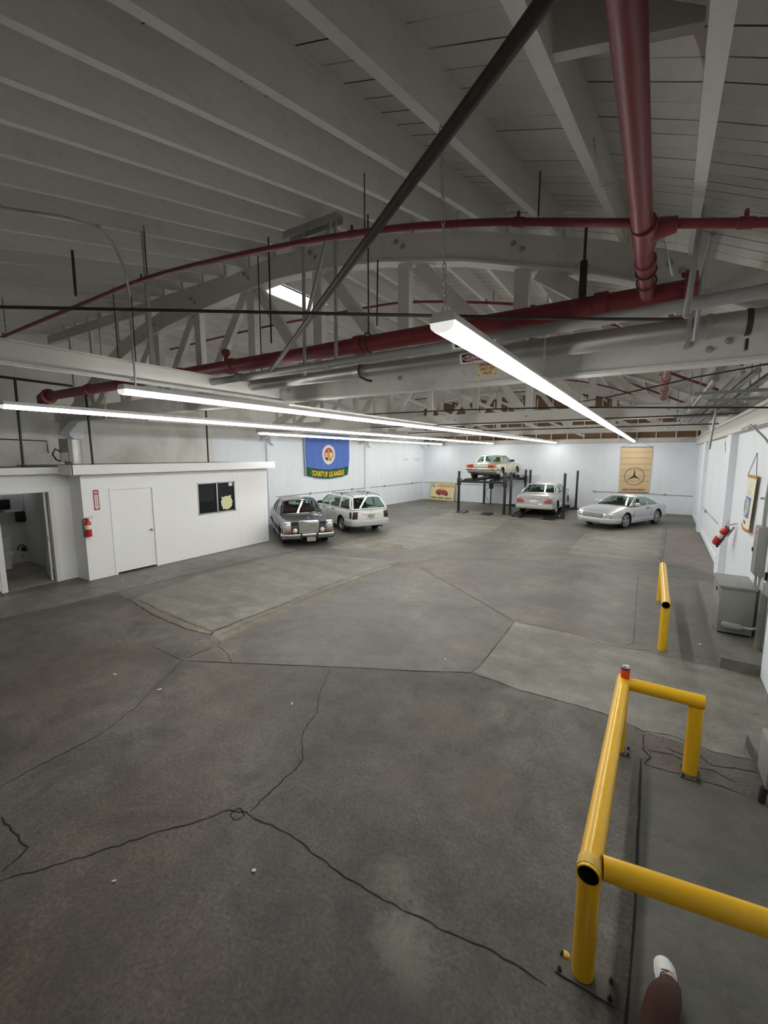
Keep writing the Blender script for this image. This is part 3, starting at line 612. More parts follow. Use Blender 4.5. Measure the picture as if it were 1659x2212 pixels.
# washroom door, open inwards
dw = thing('door_2', 'white washroom door standing open against the inner wall', 'door', (XW - 0.1, 4.04, 0)); dw['kind'] = 'structure'
mb = MB(); mb.beam((XW - 0.12, 4.015, 1.035), (XW - 0.95, 4.22, 1.035), 0.04, 2.03); part(mb, 'door_leaf', 'white', dw)
mb = MB()
for a, b in ((B0, B0 + 0.035), (B1 - 0.035, B1)): mb.mm((XW - t - .005, a, 0), (XW + 0.012, b, BZ))
mb.mm((XW - t - .005, B0 + .035, BZ - 0.035), (XW + 0.012, B1 - .035, BZ)); mb.mm((XW - .005, B0 - 0.06, 0), (XW + 0.016, B0, BZ + .05)); mb.mm((XW - .005, B1, 0), (XW + .016, B1 + .05, BZ + .05))
part(mb, 'door_frame', 'white', dw)
mb = MB(); mb.mm((XW - 0.125, 3.99, 0.92), (XW - 0.113, 4.02, 1.06)); part(mb, 'latch_plate', 'galv', dw)

# ------------------------------------------------------------------ strip lights
def make_fixture(Lg):
    t = thing('strip_light', '', 'light', (0, 0, 3.45), 'white hanging strip lights')
    m = MB(); m.prism([(-0.069, 0.047), (0.069, 0.047), (0.069, 0.06), (0.048, 0.095), (-0.048, 0.095), (-0.069, 0.06)], -Lg / 2 + 0.004, Lg / 2 - 0.004, 'y'); m.v = [q + Vector((0, 0, 3.45)) for q in m.v]
    part(m, 'housing', 'white', t)
    pr = [(0.061, 0.046)] + [(0.061 * math.cos(a), 0.030 - 0.034 * math.sin(a)) for a in [PI * k / 8 for k in range(9)]] + [(-0.061, 0.046)]
    m = MB(); m.prism(pr, -Lg / 2 + 0.012, Lg / 2 - 0.012, 'y'); m.v = [q + Vector((0, 0, 3.45)) for q in m.v]
    part(m, 'diffuser', 'lens', t, 60, 'glowing white diffuser')
    for s in (-1, 1):
        m = MB(); m.prism([(x * 1.01, z) for x, z in pr], s * (Lg / 2 - 0.013), s * (Lg / 2 - 0.002), 'y'); m.v = [q + Vector((0, 0, 3.45)) for q in m.v]
        part(m, 'end_cap', 'glowcap', t)
    return t
rows = [('the right-hand row', (-0.93, 2.02), (-0.87, 24.4), 10), ('the middle row', (-4.55, 2.33), (-4.5, 24.5), 10), ('the long left row', (-7.25, 2.2), (-7.9, 24.4), 10), ('the short far-left row', (-10.0, 9.0), (-11.1, 24.4), 7)]
fx = None
for name, a, b, n in rows:
    a = Vector((*a, 0)); b = Vector((*b, 0)); d = (b - a); Lg = d.length / n
    for i in range(n):
        c = a + d * ((i + 0.5) / n)
        lab = 'white strip light in %s, %s from the near end' % (name, ORD(i))
        if fx is None: fx = make_fixture(Lg); o = fx
        else: o = copy_tree(fx)
        o['label'] = lab; o.location = (c.x, c.y, 3.45); o.rotation_euler = (0, 0, math.atan2(d.y, d.x) - PI / 2); o.scale = (1, Lg / 2.238, 1)

# light suspension: chains and wires
def chain(pts, label, nm='light_chain', link_len=0.032, r=0.0028):
    m = MB(); pts = [Vector(p) for p in pts]
    for a, b in zip(pts, pts[1:]):
        n = max(2, int((b - a).length / (link_len * 0.78))); d = (b - a).normalized()
        q = d.cross(Vector((1, 0, 0.01))).normalized(); w = d.cross(q)
        for k in range(n):
            c = a.lerp(b, (k + 0.5) / n); s = q if k % 2 else w
            lp = [c + d * (link_len / 2 * math.cos(t)) + s * (link_len * 0.27 * math.sin(t)) for t in [2 * PI * j / 8 for j in range(9)]]
            m.tube(lp, r, 4)
    return solo(m, nm, 'galv', label, 'chain', 'light chains')
chain([(-0.93, 2.06, 3.60), (-0.97, 2.06, 4.42)], 'chain holding the near end of the right-hand strip light')
chain([(-0.93, 4.3, 3.56), (-0.93, 4.34, 4.3)], 'chain holding the right-hand light row beside the danger sticker')
m = MB()
m.tube([(-0.955, 2.06, 3.53), (-0.93, 2.06, 3.605), (-0.905, 2.06, 3.53)], 0.003, 6)
solo(m, 'chain_hook', 'galv', 'small wire hook on the near end of the right-hand strip light', 'hook')
for nm, a, b, n in rows:
    a = Vector((*a, 0)); b = Vector((*b, 0))
    for i in range(2, n, 2):
        c = a.lerp(b, i / n); m = MB(); m.tube([(c.x, c.y, 3.53), (c.x, c.y, zb(c.x, c.y) - 0.0)], 0.004, 5)
        solo(m, 'light_wire', 'galv', 'thin wire holding %s, %s wire from the near end' % (nm, ORD(i // 2 - 1)), 'wire', 'light wires')

# ------------------------------------------------------------------ overhead pipes
def coupling(m, p, d, r, w=0.05, k=1.28):
    p = Vector(p); d = Vector(d).normalized(); m.tube([p - d * w, p - d * w * 0.9, p + d * w * 0.9, p + d * w], [r * 1.02, r * k, r * k, r * 1.02], 14)
sp = thing('sprinkler_main', 'thick dark red sprinkler main running sideways before the nearest truss', 'pipe', (-5.2, 4.05, 4.05))
m = MB(); m.tube([(-10.6, 4.05, 4.05), (0.1, 4.05, 4.05)], 0.085, 20); part(m, 'pipe', 'redpipe', sp, 60)
for x in (-9.0, -6.2, -5.0, -0.45, -2.85):
    m = MB(); coupling(m, (x, 4.05, 4.05), (1, 0, 0), 0.085, 0.055, 1.22); part(m, 'coupling', 'redpipe', sp, 40)
m = MB(); m.tube([(0.1, 4.05, 4.05), (0.105, 4.05, 4.05), (0.15, 4.05, 4.05), (0.19, 4.05, 4.05)], [0.09, 0.15, 0.15, 0.09], 20)
for k in range(8):
    a = k * PI / 4; m.tube([(0.08, 4.05 + .125 * math.cos(a), 4.05 + .125 * math.sin(a)), (0.18, 4.05 + .125 * math.cos(a), 4.05 + .125 * math.sin(a))], 0.014, 6)
part(m, 'flange', 'redpipe', sp)
m = MB(); m.tube([(-10.6, 4.05, 4.05), (-10.8, 4.05, 4.06), (-11.0, 4.05, 4.02), (-11.05, 4.05, 3.9)], [.085, .12, .12, .09], 14); m.lathe([(0.09, 0), (0.15, 0.01), (0.15, 0.05), (0.09, 0.06)], 16, Matrix.Translation((-10.75, 4.05, 4.05)) @ Matrix.Rotation(PI / 2, 4, 'Y')); part(m, 'valve_body', 'redpipe', sp)
m = MB(); m.tube([(-5.1, 4.05, 4.12), (-5.1, 4.05, 4.2)], 0.03, 10); m.lathe([(0.0, 0), (.05, .01), (.06, .05), (.05, .09), (0, .1)], 12, Matrix.Translation((-5.1, 4.05, 4.19))); part(m, 'relief_valve', 'redpipe', sp)
for x in (-2.73, -7.9):
    m = MB(); m.tube([(x, 4.05 + 0.10 * math.cos(t), 4.06 + 0.10 * math.sin(t)) for t in [2 * PI * j / 18 for j in range(19)]], 0.009, 6); m.tube([(x, 4.05, 4.16), (x, 4.05, zb(x, 4.05) + 0.02)], 0.008, 6); part(m, 'ring_hanger', 'rust', sp)
m = MB(); m.mm((-0.62, 4.02, 4.13), (-0.57, 4.08, 4.42)); m.tube([(-0.595, 4.05, 4.42), (-0.595, 4.05, zb(-.6, 4.05))], 0.012, 6); part(m, 'strap_hanger', 'rust', sp)

fd = thing('sprinkler_feed', 'thick red pipe overhead running towards the viewer', 'pipe', (-0.13, 2.0, 4.05))
m = MB(); m.tube([(-0.15, 1.15, 4.05), (-0.13, 3.98, 4.05)], 0.05, 18); part(m, 'pipe', 'redpipe', fd, 60)
m = MB(); coupling(m, (-0.13, 3.33, 4.05), (0, 1, 0), 0.05, 0.05, 1.25); part(m, 'coupling', 'redpipe', fd)
for y in (3.45, 3.68):
    m = MB(); m.tube([(-0.13 + .06 * math.cos(t), y, 4.05 + .06 * math.sin(t)) for t in [2 * PI * j / 16 for j in range(17)]], 0.006, 6); part(m, 'clamp_ring', 'rust', fd)
m = MB(); m.tube([(-0.13, 2.9, 4.05), (-0.06, 2.9, 4.06), (0.02, 2.9, 4.06)], [0.06, 0.055, 0.04], 14); m.tube([(-0.13, 2.78, 4.05), (-0.13, 3.02, 4.05)], 0.062, 16); part(m, 'tee_fitting', 'redpipe', fd)

def branch(pts, r, label, y):
    b = thing('sprinkler_branch', label, 'pipe', (-3.0, y, 4.5), 'sprinkler branch pipes')
    P = [Vector((x, y, z)) for x, z in pts]; Q = []
    for i in range(len(P) - 1):                                        # smooth bend
        p0 = P[max(i - 1, 0)]; p1 = P[i]; p2 = P[i + 1]; p3 = P[min(i + 2, len(P) - 1)]
        for k in range(6):
            t = k / 6; Q.append(0.5 * (2 * p1 + (p2 - p0) * t + (2 * p0 - 5 * p1 + 4 * p2 - p3) * t * t + (3 * p1 - p0 - 3 * p2 + p3) * t ** 3))
    Q.append(P[-1]); m = MB(); m.tube(Q, r, 12); part(m, 'pipe', 'redpipe', b, 60)
    for i in range(5, len(Q) - 3, 12):
        m = MB(); coupling(m, Q[i], Q[i + 1] - Q[i], r, 0.035, 1.2); m.tube([Q[i], Q[i] + Vector((0, 0, r + 0.03))], 0.010, 8); m.tube([Q[i] + Vector((0, 0, r + .02)), Q[i] + Vector((0, 0, r + .04))], [0.013, 0.008], 8); part(m, 'sprinkler_head', 'redpipe', b)
        x = Q[i].x; m = MB(); m.tube([Q[i] + Vector((0.12, 0, 0)), Q[i] + Vector((0.12, 0, max(0.06, zb(x, y) - Q[i].z)))], 0.005, 5); part(m, 'hanger_rod', 'rust', b)
    return b
branch([(-9.6, 4.72), (-8.88, 4.76), (-6.16, 4.79), (-4.81, 4.79), (-3.19, 4.67), (-1.93, 4.52), (-1.19, 4.38), (-0.74, 4.27), (-0.12, 4.10), (0.39, 3.97), (0.9, 3.86)], 0.024, 'nearest thin red sprinkler branch, curving across before the nearest truss', 2.9)
arc2 = [(-11.5, 5.72), (-8.45, 5.76), (-6.81, 5.74), (-5.09, 5.70), (-3.96, 5.62), (-2.32, 5.31), (-1.51, 5.08), (-.8, 4.8), (0.08, 4.40), (0.9, 4.0)]
for y, w in ((7.3, 'just behind the nearest truss'), (9.9, 'midway between nearest and middle trusses'), (13.6, 'just behind the middle truss'), (16.2, 'before the farthest truss'), (20.5, 'behind the farthest truss')):
    branch(arc2, 0.023, 'thin red sprinkler branch curving across, ' + w, y)
fm2 = thing('sprinkler_feed', 'red sprinkler feed running to the back wall beneath the trusses', 'pipe', (0.08, 12, 4.1))
m = MB(); m.tube([(0.08, 4.2, 4.1), (0.08, 4.9, 4.1), (0.1, 24.0, 4.1)], 0.055, 16); part(m, 'pipe', 'redpipe', fm2, 60)
for y in (6.9, 8.7, 10.0, 13.6, 16.2):
    m = MB(); coupling(m, (0.085, y, 4.1), (0, 1, 0), 0.055, 0.05, 1.2); m.tube([(0.085, y, 4.1), (0.085, y, 4.38)], 0.02, 8); part(m, 'coupling', 'redpipe', fm2)

g1 = thing('conduit_pipe', 'slim grey steel pipe beneath the red main', 'pipe', (-2.6, 3.75, 3.82))
m = MB(); m.tube([(-5.9, 3.78, 3.80), (-1.5, 3.75, 3.83), (1.3, 3.72, 3.90)], 0.044, 14); part(m, 'pipe', 'graypipe', g1, 60)
for x in (-4.5, -3.1, 0.1):
    m = MB(); coupling(m, (x, 3.76, 3.815 if x < 0 else 3.866), (1, 0, 0), 0.044, 0.05, 1.15); part(m, 'coupling', 'graypipe', g1)
g2 = thing('vent_duct', 'fat grey steel duct pipe before the nearest bottom chord', 'pipe', (-2.5, 4.45, 3.86))
m = MB(); m.tube([(-5.75, 4.45, 3.84), (-5.5, 4.45, 3.85), (-1.27, 4.45, 3.865)], 0.075, 18); part(m, 'pipe', 'galv', g2, 60)
m = MB(); m.tube([(-1.30, 4.45, 3.865), (-1.24, 4.45, 3.865), (1.35, 4.45, 3.87)], [0.08, 0.092, 0.092], 18); part(m, 'wide_pipe', 'galv', g2, 60)
m = MB(); coupling(m, (-3.1, 4.45, 3.86), (1, 0, 0), 0.075, 0.1, 1.06); part(m, 'coupling', 'galv', g2)
for x in (0.3, 0.55):
    m = MB(); coupling(m, (x, 4.45, 3.868), (1, 0, 0), 0.092, 0.02, 1.08); m.box((x, 4.45, 3.70), (.02, .06, .08)) if x > .4 else None; part(m, 'band', 'rust' if x > .4 else 'graypipe', g2)
m = MB(); m.tube([(-3.05, 4.43, 3.97), (-3.07, 4.37, 3.93), (-3.08, 4.345, 3.86), (-3.07, 4.37, 3.78), (-3.0, 4.42, 3.74), (-2.95, 4.45, 3.73)], 0.014, 8); part(m, 'hook_strap', 'rust', g2)

# danger stickers and valve notice
def cyl_place(x0, y0, z0, R, ang):
    def f(x, y, z): a = ang + y / R; return (x0 + x, y0 - (R + z) * math.cos(a), z0 + (R + z) * math.sin(a))
    return f
def flat_place(o, ux, uy):
    o = Vector(o); ux = Vector(ux).normalized(); uy = Vector(uy).normalized(); n = ux.cross(uy)
    return lambda x, y, z: o + ux * x + uy * y + n * z
def sheet(m, w, h, pf, z0, z1, mat, nx=8, ny=6, shape=None):
    rows_ = []
    if shape == 'oval':
        n = 28; top = [pf(w / 2 * math.cos(2 * PI * k / n), h / 2 * math.sin(2 * PI * k / n), z1) for k in range(n)]
        bot = [pf(w / 2 * math.cos(2 * PI * k / n), h / 2 * math.sin(2 * PI * k / n), z0) for k in range(n)]
        m.loft([[Vector(q) for q in bot], [Vector(q) for q in top]], mat); return
    F = lambda u, v: pf(-w / 2 + w * u, -h / 2 + h * v, z1)
    m.patch(F, 0, 1, 0, 1, nx, ny, z1 - z0, mat)
def danger(x0, y0, z0, R, ang, label):
    pf = cyl_place(x0, y0, z0, R, ang); t = thing('danger_sticker', label, 'sticker', pf(0, 0, 0), 'danger stickers')
    m = MB(); sheet(m, 0.40, 0.115, pf, 0.0, 0.002, 0); part(m, 'backing', 'paper', t)
    m = MB(); sheet(m, 0.345, 0.082, pf, 0.002, 0.003, 0, 8, 5); part(m, 'black_panel', 'blackink', t)
    m = MB(); sheet(m, 0.325, 0.072, pf, 0.003, 0.0036, 0, shape='oval'); part(m, 'oval_border', 'paper', t)
    m = MB(); sheet(m, 0.305, 0.062, pf, 0.0036, 0.0042, 0, shape='oval'); part(m, 'red_oval', 'signred', t)
    m = MB(); fit_text(m, 'DANGER', 0.235, 0.038, lambda x, y, z: pf(x, y, z + 0.0045), 0.02, 0.0005); part(m, 'lettering', 'paper', t, 0)
danger(-1.60, 4.45, 3.865, 0.0755, -0.3, 'peeling DANGER sticker on the fat grey duct pipe')
danger(-1.40, 3.752, 3.83, 0.0445, 0.1, 'DANGER sticker half hidden on the slim grey pipe by the light')
vs_ = thing('valve_notice', 'small faded SPRINKLER SHUT OFF VALVE plate on the nearest bottom chord', 'sign', (-1.72, 5.02, 3.84))
pf = flat_place((-1.72, 5.028, 3.845), (1, 0, 0), (0, 0, 1))
m = MB(); sheet(m, 0.24, 0.17, pf, -0.002, 0.002, 0, 1, 1); part(m, 'plate', 'cream', vs_)
m = MB()
for s, w, y in (('SPRINKLER', .2, .047), ('SHUT OFF', .165, 0.0), ('VALVE', .105, -.047)): fit_text(m, s, w, 0.034, (lambda yy: lambda x, y, z: pf(x, y + yy, z + 0.0022))(y), 0.02, 0.0006)
part(m, 'lettering', 'signred', vs_, 0)
m = MB()
for x, y in ((-.1, -.07), (.1, -.07), (.1, .07), (-.1, .07)): m.lathe([(0.007, 0), (0, .003)], 8, Matrix.Translation(pf(x, y, .002)) @ Matrix.Rotation(PI / 2, 4, 'X'))
part(m, 'screws', 'rust', vs_)

# black and loose pipes overhead
def pipe1(nm, pts, r, mat, label, cat='pipe', n=10, group=None):
    m = MB(); m.tube(pts, r, n); return solo(m, nm, mat, label, cat, group, 60)
pipe1('black_pipe', [(-4.76, 0.153, 3.742), (-3.442, 1.097, 3.742), (-0.383, 3.281, 3.742), (0.10, 3.58, 3.738)], 0.010, 'rust', 'long thin black pipe crossing overhead at eye-line of the beams')
pipe1('brace_pipe', [(0.05, 0.91, 3.89), (-0.417, 1.24, 3.87), (-4.035, 3.83, 3.84)], 0.022, 'rust', 'rusty dark pipe slanting down across the ceiling', n=12)
br = thing('strut_bracket', 'grey steel bracket with two hanging struts under the joists', 'bracket', (-3.3, 3.92, 5.3))
m = MB(); m.mm((-3.78, 3.87, 5.36), (-3.0, 3.97, 5.38)); m.mm((-3.78, 3.97, 5.30), (-3.0, 3.975, 5.38)); m.mm((-3.78, 3.865, 5.30), (-3.0, 3.87, 5.38)); part(m, 'channel', 'graypipe', br)
for p, q in (((-3.52, 3.92, 5.36), (-3.55, 3.92, 3.78)), ((-3.06, 3.92, 5.36), (-3.08, 3.92, 3.86)), ((-3.08, 3.88, 5.34), (-3.50, 3.9, 4.35))):
    m = MB(); m.beam(p, q, 0.028, 0.028, (0, 1, 0)); part(m, 'strut', 'graypipe', br)
wb_ = thing('white_beam', 'long white steel beam hung at left above the near light', 'beam', (-5.1, 2.9, 3.68))
m = MB(); m.mm((-5.16, 0.4, 3.70), (-5.06, 5.0, 3.87)); part(m, 'web', 'offwhite', wb_)
for z in (3.68, 3.87):
    m = MB(); m.mm((-5.19, 0.4, z), (-5.02, 5.0, z + 0.018)); part(m, 'flange', 'offwhite', wb_)
m = MB(); m.mm((-5.02, 0.4, 3.655), (-4.985, 5.0, 3.685)); part(m, 'rail_strip', 'galv', wb_)
for y in (1.0, 3.0):
    m = MB(); m.mm((-5.12, y - .02, 3.888), (-5.10, y + .02, zb(-5.1, y))); part(m, 'hanger', 'graypipe', wb_)
cd = thing('electric_conduit', 'thin grey conduit bending down from the joists at left', 'conduit', (-4.9, 2.0, 3.8))
m = MB(); m.tube([(-5.6, 0.6, 4.86), (-4.9, 1.64, 4.95), (-4.62, 2.0, 4.96), (-4.55, 2.25, 4.95), (-4.66, 2.42, 4.92), (-4.84, 2.62, 4.78), (-4.94, 2.70, 4.58), (-4.95, 2.70, 4.4), (-4.95, 2.70, 3.60)], 0.012, 8); part(m, 'pipe', 'galv', cd, 60)
for y, x, z in ((1.64, -4.9, 4.95), (2.25, -4.55, 4.95)):
    m = MB(); m.box((x, y, z + 0.01), (0.03, 0.03, 0.035)); part(m, 'clip', 'galv', cd)
for i, (x, y, z0, z1, r, lb) in enumerate(((-4.06, 3.9, 4.2, 5.4, .01, 'black hanger rod beside the slanting brace'), (-6.6, 3.9, 4.0, 5.5, .014, 'grey strut rod hanging left of the slanting brace'), (-5.9, 2.6, 4.7, 5.2, .016, 'short dark rod stub hanging from the left joists'),
        (-9.2, 4.4, 3.5, 5.6, .012, 'grey rod hanging by the left truss heel'), (-8.0, 4.4, 3.9, 5.6, .01, 'dark rod hanging between left truss struts'), (-4.9, 4.5, 3.95, 5.6, .008, 'thin dark rod beside the skylight'), (-2.2, 3.4, 4.0, 4.55, .007, 'short thin rod above the long black pipe'))):
    pipe1('hanger_rod', [(x, y, z0), (x + .01, y, z1)], r, 'rust' if 'dark' in lb or 'black' in lb else 'graypipe', lb, 'rod', 6, 'hanger rods')
pipe1('electric_conduit', [(0.155, 3.6, 4.42), (0.15, 3.6, 4.3), (0.115, 3.6, 3.75)], 0.020, 'graypipe', 'grey conduit dropping in front of the red flange', 'conduit')
pipe1('electric_conduit', [(0.24, 3.9, 4.36), (0.23, 4.1, 4.32), (0.22, 4.25, 4.2), (0.21, 4.30, 3.74)], 0.018, 'graypipe', 'grey conduit following the joist right of the red feed', 'conduit')
pipe1('loose_wire', [(-0.35, 2.45, 4.35), (-0.33, 2.6, 4.2), (-0.2, 2.8, 4.3), (-0.05, 3.3, 4.2), (0.02, 3.5, 4.0)], 0.004, 'galv', 'loose thin wire dangling beside the red feed', 'wire', 5)

m = MB(); m.beam((0.17, 4.32, 4.30), (0.165, 4.335, 3.70), 0.03, 0.012, (0, 1, 0)); m.box((0.165, 4.35, 3.71), (.05, .06, .03)); solo(m, 'pipe_strap', 'graypipe', 'flat grey strap hanging beside the fat duct under the red flange', 'strap')

# left side above the office
for i, (y0, y1, z1) in enumerate(((3.70, 3.68, 4.42), (5.0, 5.02, 4.3), (8.17, 8.16, 4.6))):
    pipe1('drop_pipe', [(-11.3, y0, z1), (-11.3, y1, 2.58 if i == 0 else 2.6)], 0.024, 'black', 'black vertical pipe down to the office roof, %s of three from the left' % ORD(i), 'pipe', 10, 'black drop pipes')
pipe1('gas_pipe', [(-13.3, 1.6, 4.72), (-13.3, 5.7, 4.66)], 0.03, 'black', 'black horizontal pipe along the upper left wall')
pipe1('gas_pipe', [(-13.35, 3.0, 3.24), (-13.35, 4.9, 3.2), (-13.35, 4.9, 2.95), (-13.2, 4.85, 2.9)], 0.014, 'black', 'thin dark pipe on the wall behind the roof fan')
fan = thing('exhaust_fan', 'round grey exhaust fan standing on the office roof', 'fan', (-11.6, 4.75, 2.6))
m = MB(); m.lathe([(0.26, 2.6), (0.26, 2.615), (0.19, 2.63), (0.18, 2.66), (0.18, 3.2), (0.165, 3.215), (0, 3.215)], 24, Matrix.Translation((-11.6, 4.75, 0))); part(m, 'drum', 'galv', fan)
m = MB(); m.box((-11.47, 4.56, 2.95), (0.22, 0.12, 0.52), Matrix.Rotation(0.5, 3, 'Z')); part(m, 'motor_box', 'grayenamel', fan)
m = MB(); m.box((-11.43, 4.50, 2.80), (0.17, 0.01, 0.2), Matrix.Rotation(0.5, 3, 'Z')); part(m, 'label_plate', 'paper', fan)
m = MB(); m.tube([(-11.5, 4.48, 2.9), (-11.5, 4.36, 2.98), (-11.5, 4.30, 2.86), (-11.5, 4.36, 2.74), (-11.5, 4.44, 2.70)], 0.018, 8); part(m, 'cable', 'rubber', fan)

# ------------------------------------------------------------------ washroom fittings
WX = -14.0
tl = thing('toilet', 'white toilet cistern just inside the washroom doorway', 'toilet', (WX + .3, 3.85, 0.012))
m = MB(); m.lathe([(0.0, .02), (.14, .02), (.15, .12), (.19, .3), (.21, .4), (.2, .42), (0, .42)], 20, Matrix.Translation((WX + .42, 3.85, 0)) @ Matrix.Diagonal((1.25, 0.9, 1, 1))); part(m, 'bowl', 'porcelain', tl)
m = MB(); m.mm((WX + .01, 3.64, .38), (WX + .2, 4.06, .74)); part(m, 'cistern', 'porcelain', tl, bev=.02)
m = MB(); m.mm((WX + .005, 3.63, .74), (WX + .21, 4.07, .77)); part(m, 'cistern_lid', 'porcelain', tl, bev=.008)
m = MB(); m.mm((WX - .05, 4.27, 1.1), (WX + .1, 4.47, 1.38)); o = solo(m, 'towel_dispenser', 'black', 'black paper dispenser on the washroom wall below the frame', 'dispenser', bev=.04)
m = MB(); m.mm((WX - .045, 3.9, 1.46), (WX + .1, 4.18, 1.72)); solo(m, 'soap_dispenser', 'black', 'larger black dispenser at the left edge of the washroom doorway', 'dispenser', bev=.03)
mf = thing('wall_frame', 'shallow white framed recess on the washroom wall', 'frame', (WX, 4.4, 1.38))
m = MB()
for a, b in (((4.20, 1.40), (4.24, 1.95)), ((4.6, 1.40), (4.64, 1.95)), ((4.20, 1.38), (4.64, 1.42))): m.mm((WX - .05, a[0] - .2, a[1]), (WX + .03, b[0] - .2, b[1]))
part(m, 'frame', 'white', mf); m = MB(); m.mm((WX - .05, 4.0, 1.4), (WX + .01, 4.42, 1.95)); part(m, 'back_panel', 'bath', mf)
ws = thing('sink_trap', 'black drain fittings on the washroom wall', 'pipe', (WX, 4.36, .3))
m = MB(); m.tube([(WX + .03, 4.24, .36), (WX + .05, 4.25, .46), (WX + .05, 4.33, .50), (WX + .05, 4.40, .44), (WX + .05, 4.42, .36), (WX + .02, 4.43, .33)], .014, 8); part(m, 'hose', 'rubber', ws)
m = MB(); m.lathe([(0.05, 0), (.05, .08), (.035, .1), (0, .1)], 12, Matrix.Translation((WX, 4.36, .38)) @ Matrix.Rotation(PI / 2, 4, 'Y')); part(m, 'drain_stub', 'black', ws)
m = MB(); m.lathe([(0.03, 0), (.03, .04), (0, .05)], 12, Matrix.Translation((WX, 4.33, .2)) @ Matrix.Rotation(PI / 2, 4, 'Y')); part(m, 'shutoff_valve', 'galv', ws)
pipe1('pole', [(-11.02, 3.02, 0.0), (-11.19, 2.86, 0.5), (-11.2, 2.75, 1.3)], 0.012, 'black', 'dark pole leaning by the left side of the washroom doorway', 'pole')

# ------------------------------------------------------------------ office wall: extinguisher, sign
def make_extinguisher(label, tilt=None):
    t = thing('fire_extinguisher', label, 'extinguisher', (0, 0, 0))
    m = MB(); m.lathe([(0.0, 0.0), (0.062, 0.0), (0.068, 0.012), (0.068, 0.30), (0.055, 0.345), (0.028, 0.365), (0.025, 0.385), (0, 0.385)], 22); part(m, 'cylinder', 'red', t, 50)
    m = MB(); m.lathe([(0.0690, 0.17), (0.0694, 0.171), (0.0694, 0.262), (0.0690, 0.263)], 22, cap=False); part(m, 'label_band', 'paper', t, label='white printed instruction band')
    m = MB(); m.lathe([(0.02, 0.385), (0.022, 0.41), (0.012, 0.42), (0, 0.42)], 12); m.beam((0, 0, 0.415), (0.0, -0.12, 0.45), 0.02, 0.008); m.beam((0, 0, 0.40), (0.0, -0.11, 0.395), 0.02, 0.008); part(m, 'handle', 'galv', t)
    m = MB(); m.lathe([(0.018, 0), (0.018, .02), (0, .022)], 12, Matrix.Translation((0.02, 0, .40)) @ Matrix.Rotation(PI / 2, 4, 'Y')); part(m, 'gauge', 'redink', t)
    m = MB(); m.tube([(0, 0.02, 0.405), (0.0, 0.075, 0.40), (0.0, 0.095, 0.34), (0, 0.09, 0.2), (0, 0.085, 0.06)], 0.012, 8); m.tube([(0, 0.085, 0.06), (0, 0.085, -0.0)], [0.012, 0.022], 8); part(m, 'hose', 'rubber', t)
    m = MB(); m.mm((-0.09, -0.015, 0.2), (-0.066, 0.015, 0.42)); part(m, 'wall_bracket', 'galv', t)
    return t
ex = make_extinguisher('red fire extinguisher hung upright at the office corner'); ex.location = (XO + 0.09, 4.50, 1.03); ex.rotation_euler = (0, 0, PI)
ex.rotation_euler = (0, 0, 0); ex.scale = (1, -1, 1) if False else (1, 1, 1); ex.rotation_euler[2] = 0
for c in ex.children:
    if c.name.startswith(('hose', 'handle')): c.rotation_euler = (0, 0, PI)
fs = thing('extinguisher_sign', 'narrow red and white FIRE EXTINGUISHER arrow sign on the office wall', 'sign', (XO, 4.76, 1.6))
pf = flat_place((XO + 0.004, 4.755, 1.825), (0, 1, 0), (0, 0, 1))
m = MB(); sheet(m, 0.115, 0.46, pf, -0.003, 0.002, 0, 1, 1); part(m, 'plate', 'signred', fs)
m = MB(); m.add([pf(*q) for q in ((-.037, .125, .0026), (.037, .125, .0026), (.037, -.165, .0026), (.046, -.165, .0026), (0, -.215, .0026), (-.046, -.165, .0026), (-.037, -.165, .0026))], [(0, 1, 2, 3, 4, 5, 6)])
part(m, 'arrow', 'paper', fs)
m = MB(); fit_text(m, 'FIRE', 0.085, 0.05, lambda x, y, z: pf(x, y + .175, z + .003), 0.02, .0005); part(m, 'lettering', 'paper', fs, 0)
m = MB()
for i, ch in enumerate('EXTINGUISHER'): fit_text(m, ch, 0.012 if ch == 'I' else 0.028, 0.019, (lambda k: lambda x, y, z: pf(x, y + .108 - k * .0228, z + .0032))(i), 0.02, .0004)
part(m, 'word_lettering', 'signred', fs, 0)

# ------------------------------------------------------------------ wall conduits and outlet boxes
def wall_conduit(nm, pts, r, boxes, label, nrm):
    t = thing(nm, label, 'conduit', pts[len(pts) // 2]); m = MB(); m.tube(pts, r, 8); part(m, 'pipe', 'graypipe', t, 60)
    for b in boxes:
        m = MB(); m.lathe([(0.055, 0), (0.055, 0.05), (0.05, 0.055), (0, 0.055)], 8, Matrix.Translation(b) @ Vector(nrm).to_track_quat('Z', 'Y').to_matrix().to_4x4()); part(m, 'outlet_box', 'graypipe', t)
wall_conduit('wall_conduit', [(xl(12.6) + .02, 12.6, 1.11), (xl(17.6) + .02, 17.6, 1.11), (xl(24.7) + .02, 24.7, 1.1)], 0.014, [(xl(y), y, 1.11) for y in (14.65, 17.6, 20.45, 23.4)], 'grey conduit with outlet boxes along the left wall', (1, 0, 0))
wall_conduit('wall_conduit', [(-12.45, 24.78, 1.1), (-8.15, 24.78, 1.08), (-7.05, 24.78, 1.08)], 0.014, [(-8.15, 24.8, 1.08)], 'grey conduit on the back wall behind the raised car lift', (0, -1, 0))
wall_conduit('wall_conduit', [(-2.6, 24.78, 0.96), (0.58, 24.78, 0.93), (1.7, 24.78, 0.90)], 0.014, [(-2.5, 24.8, 0.96), (0.58, 24.8, 0.93)], 'grey conduit with two outlet boxes behind the silver coupe', (0, -1, 0))
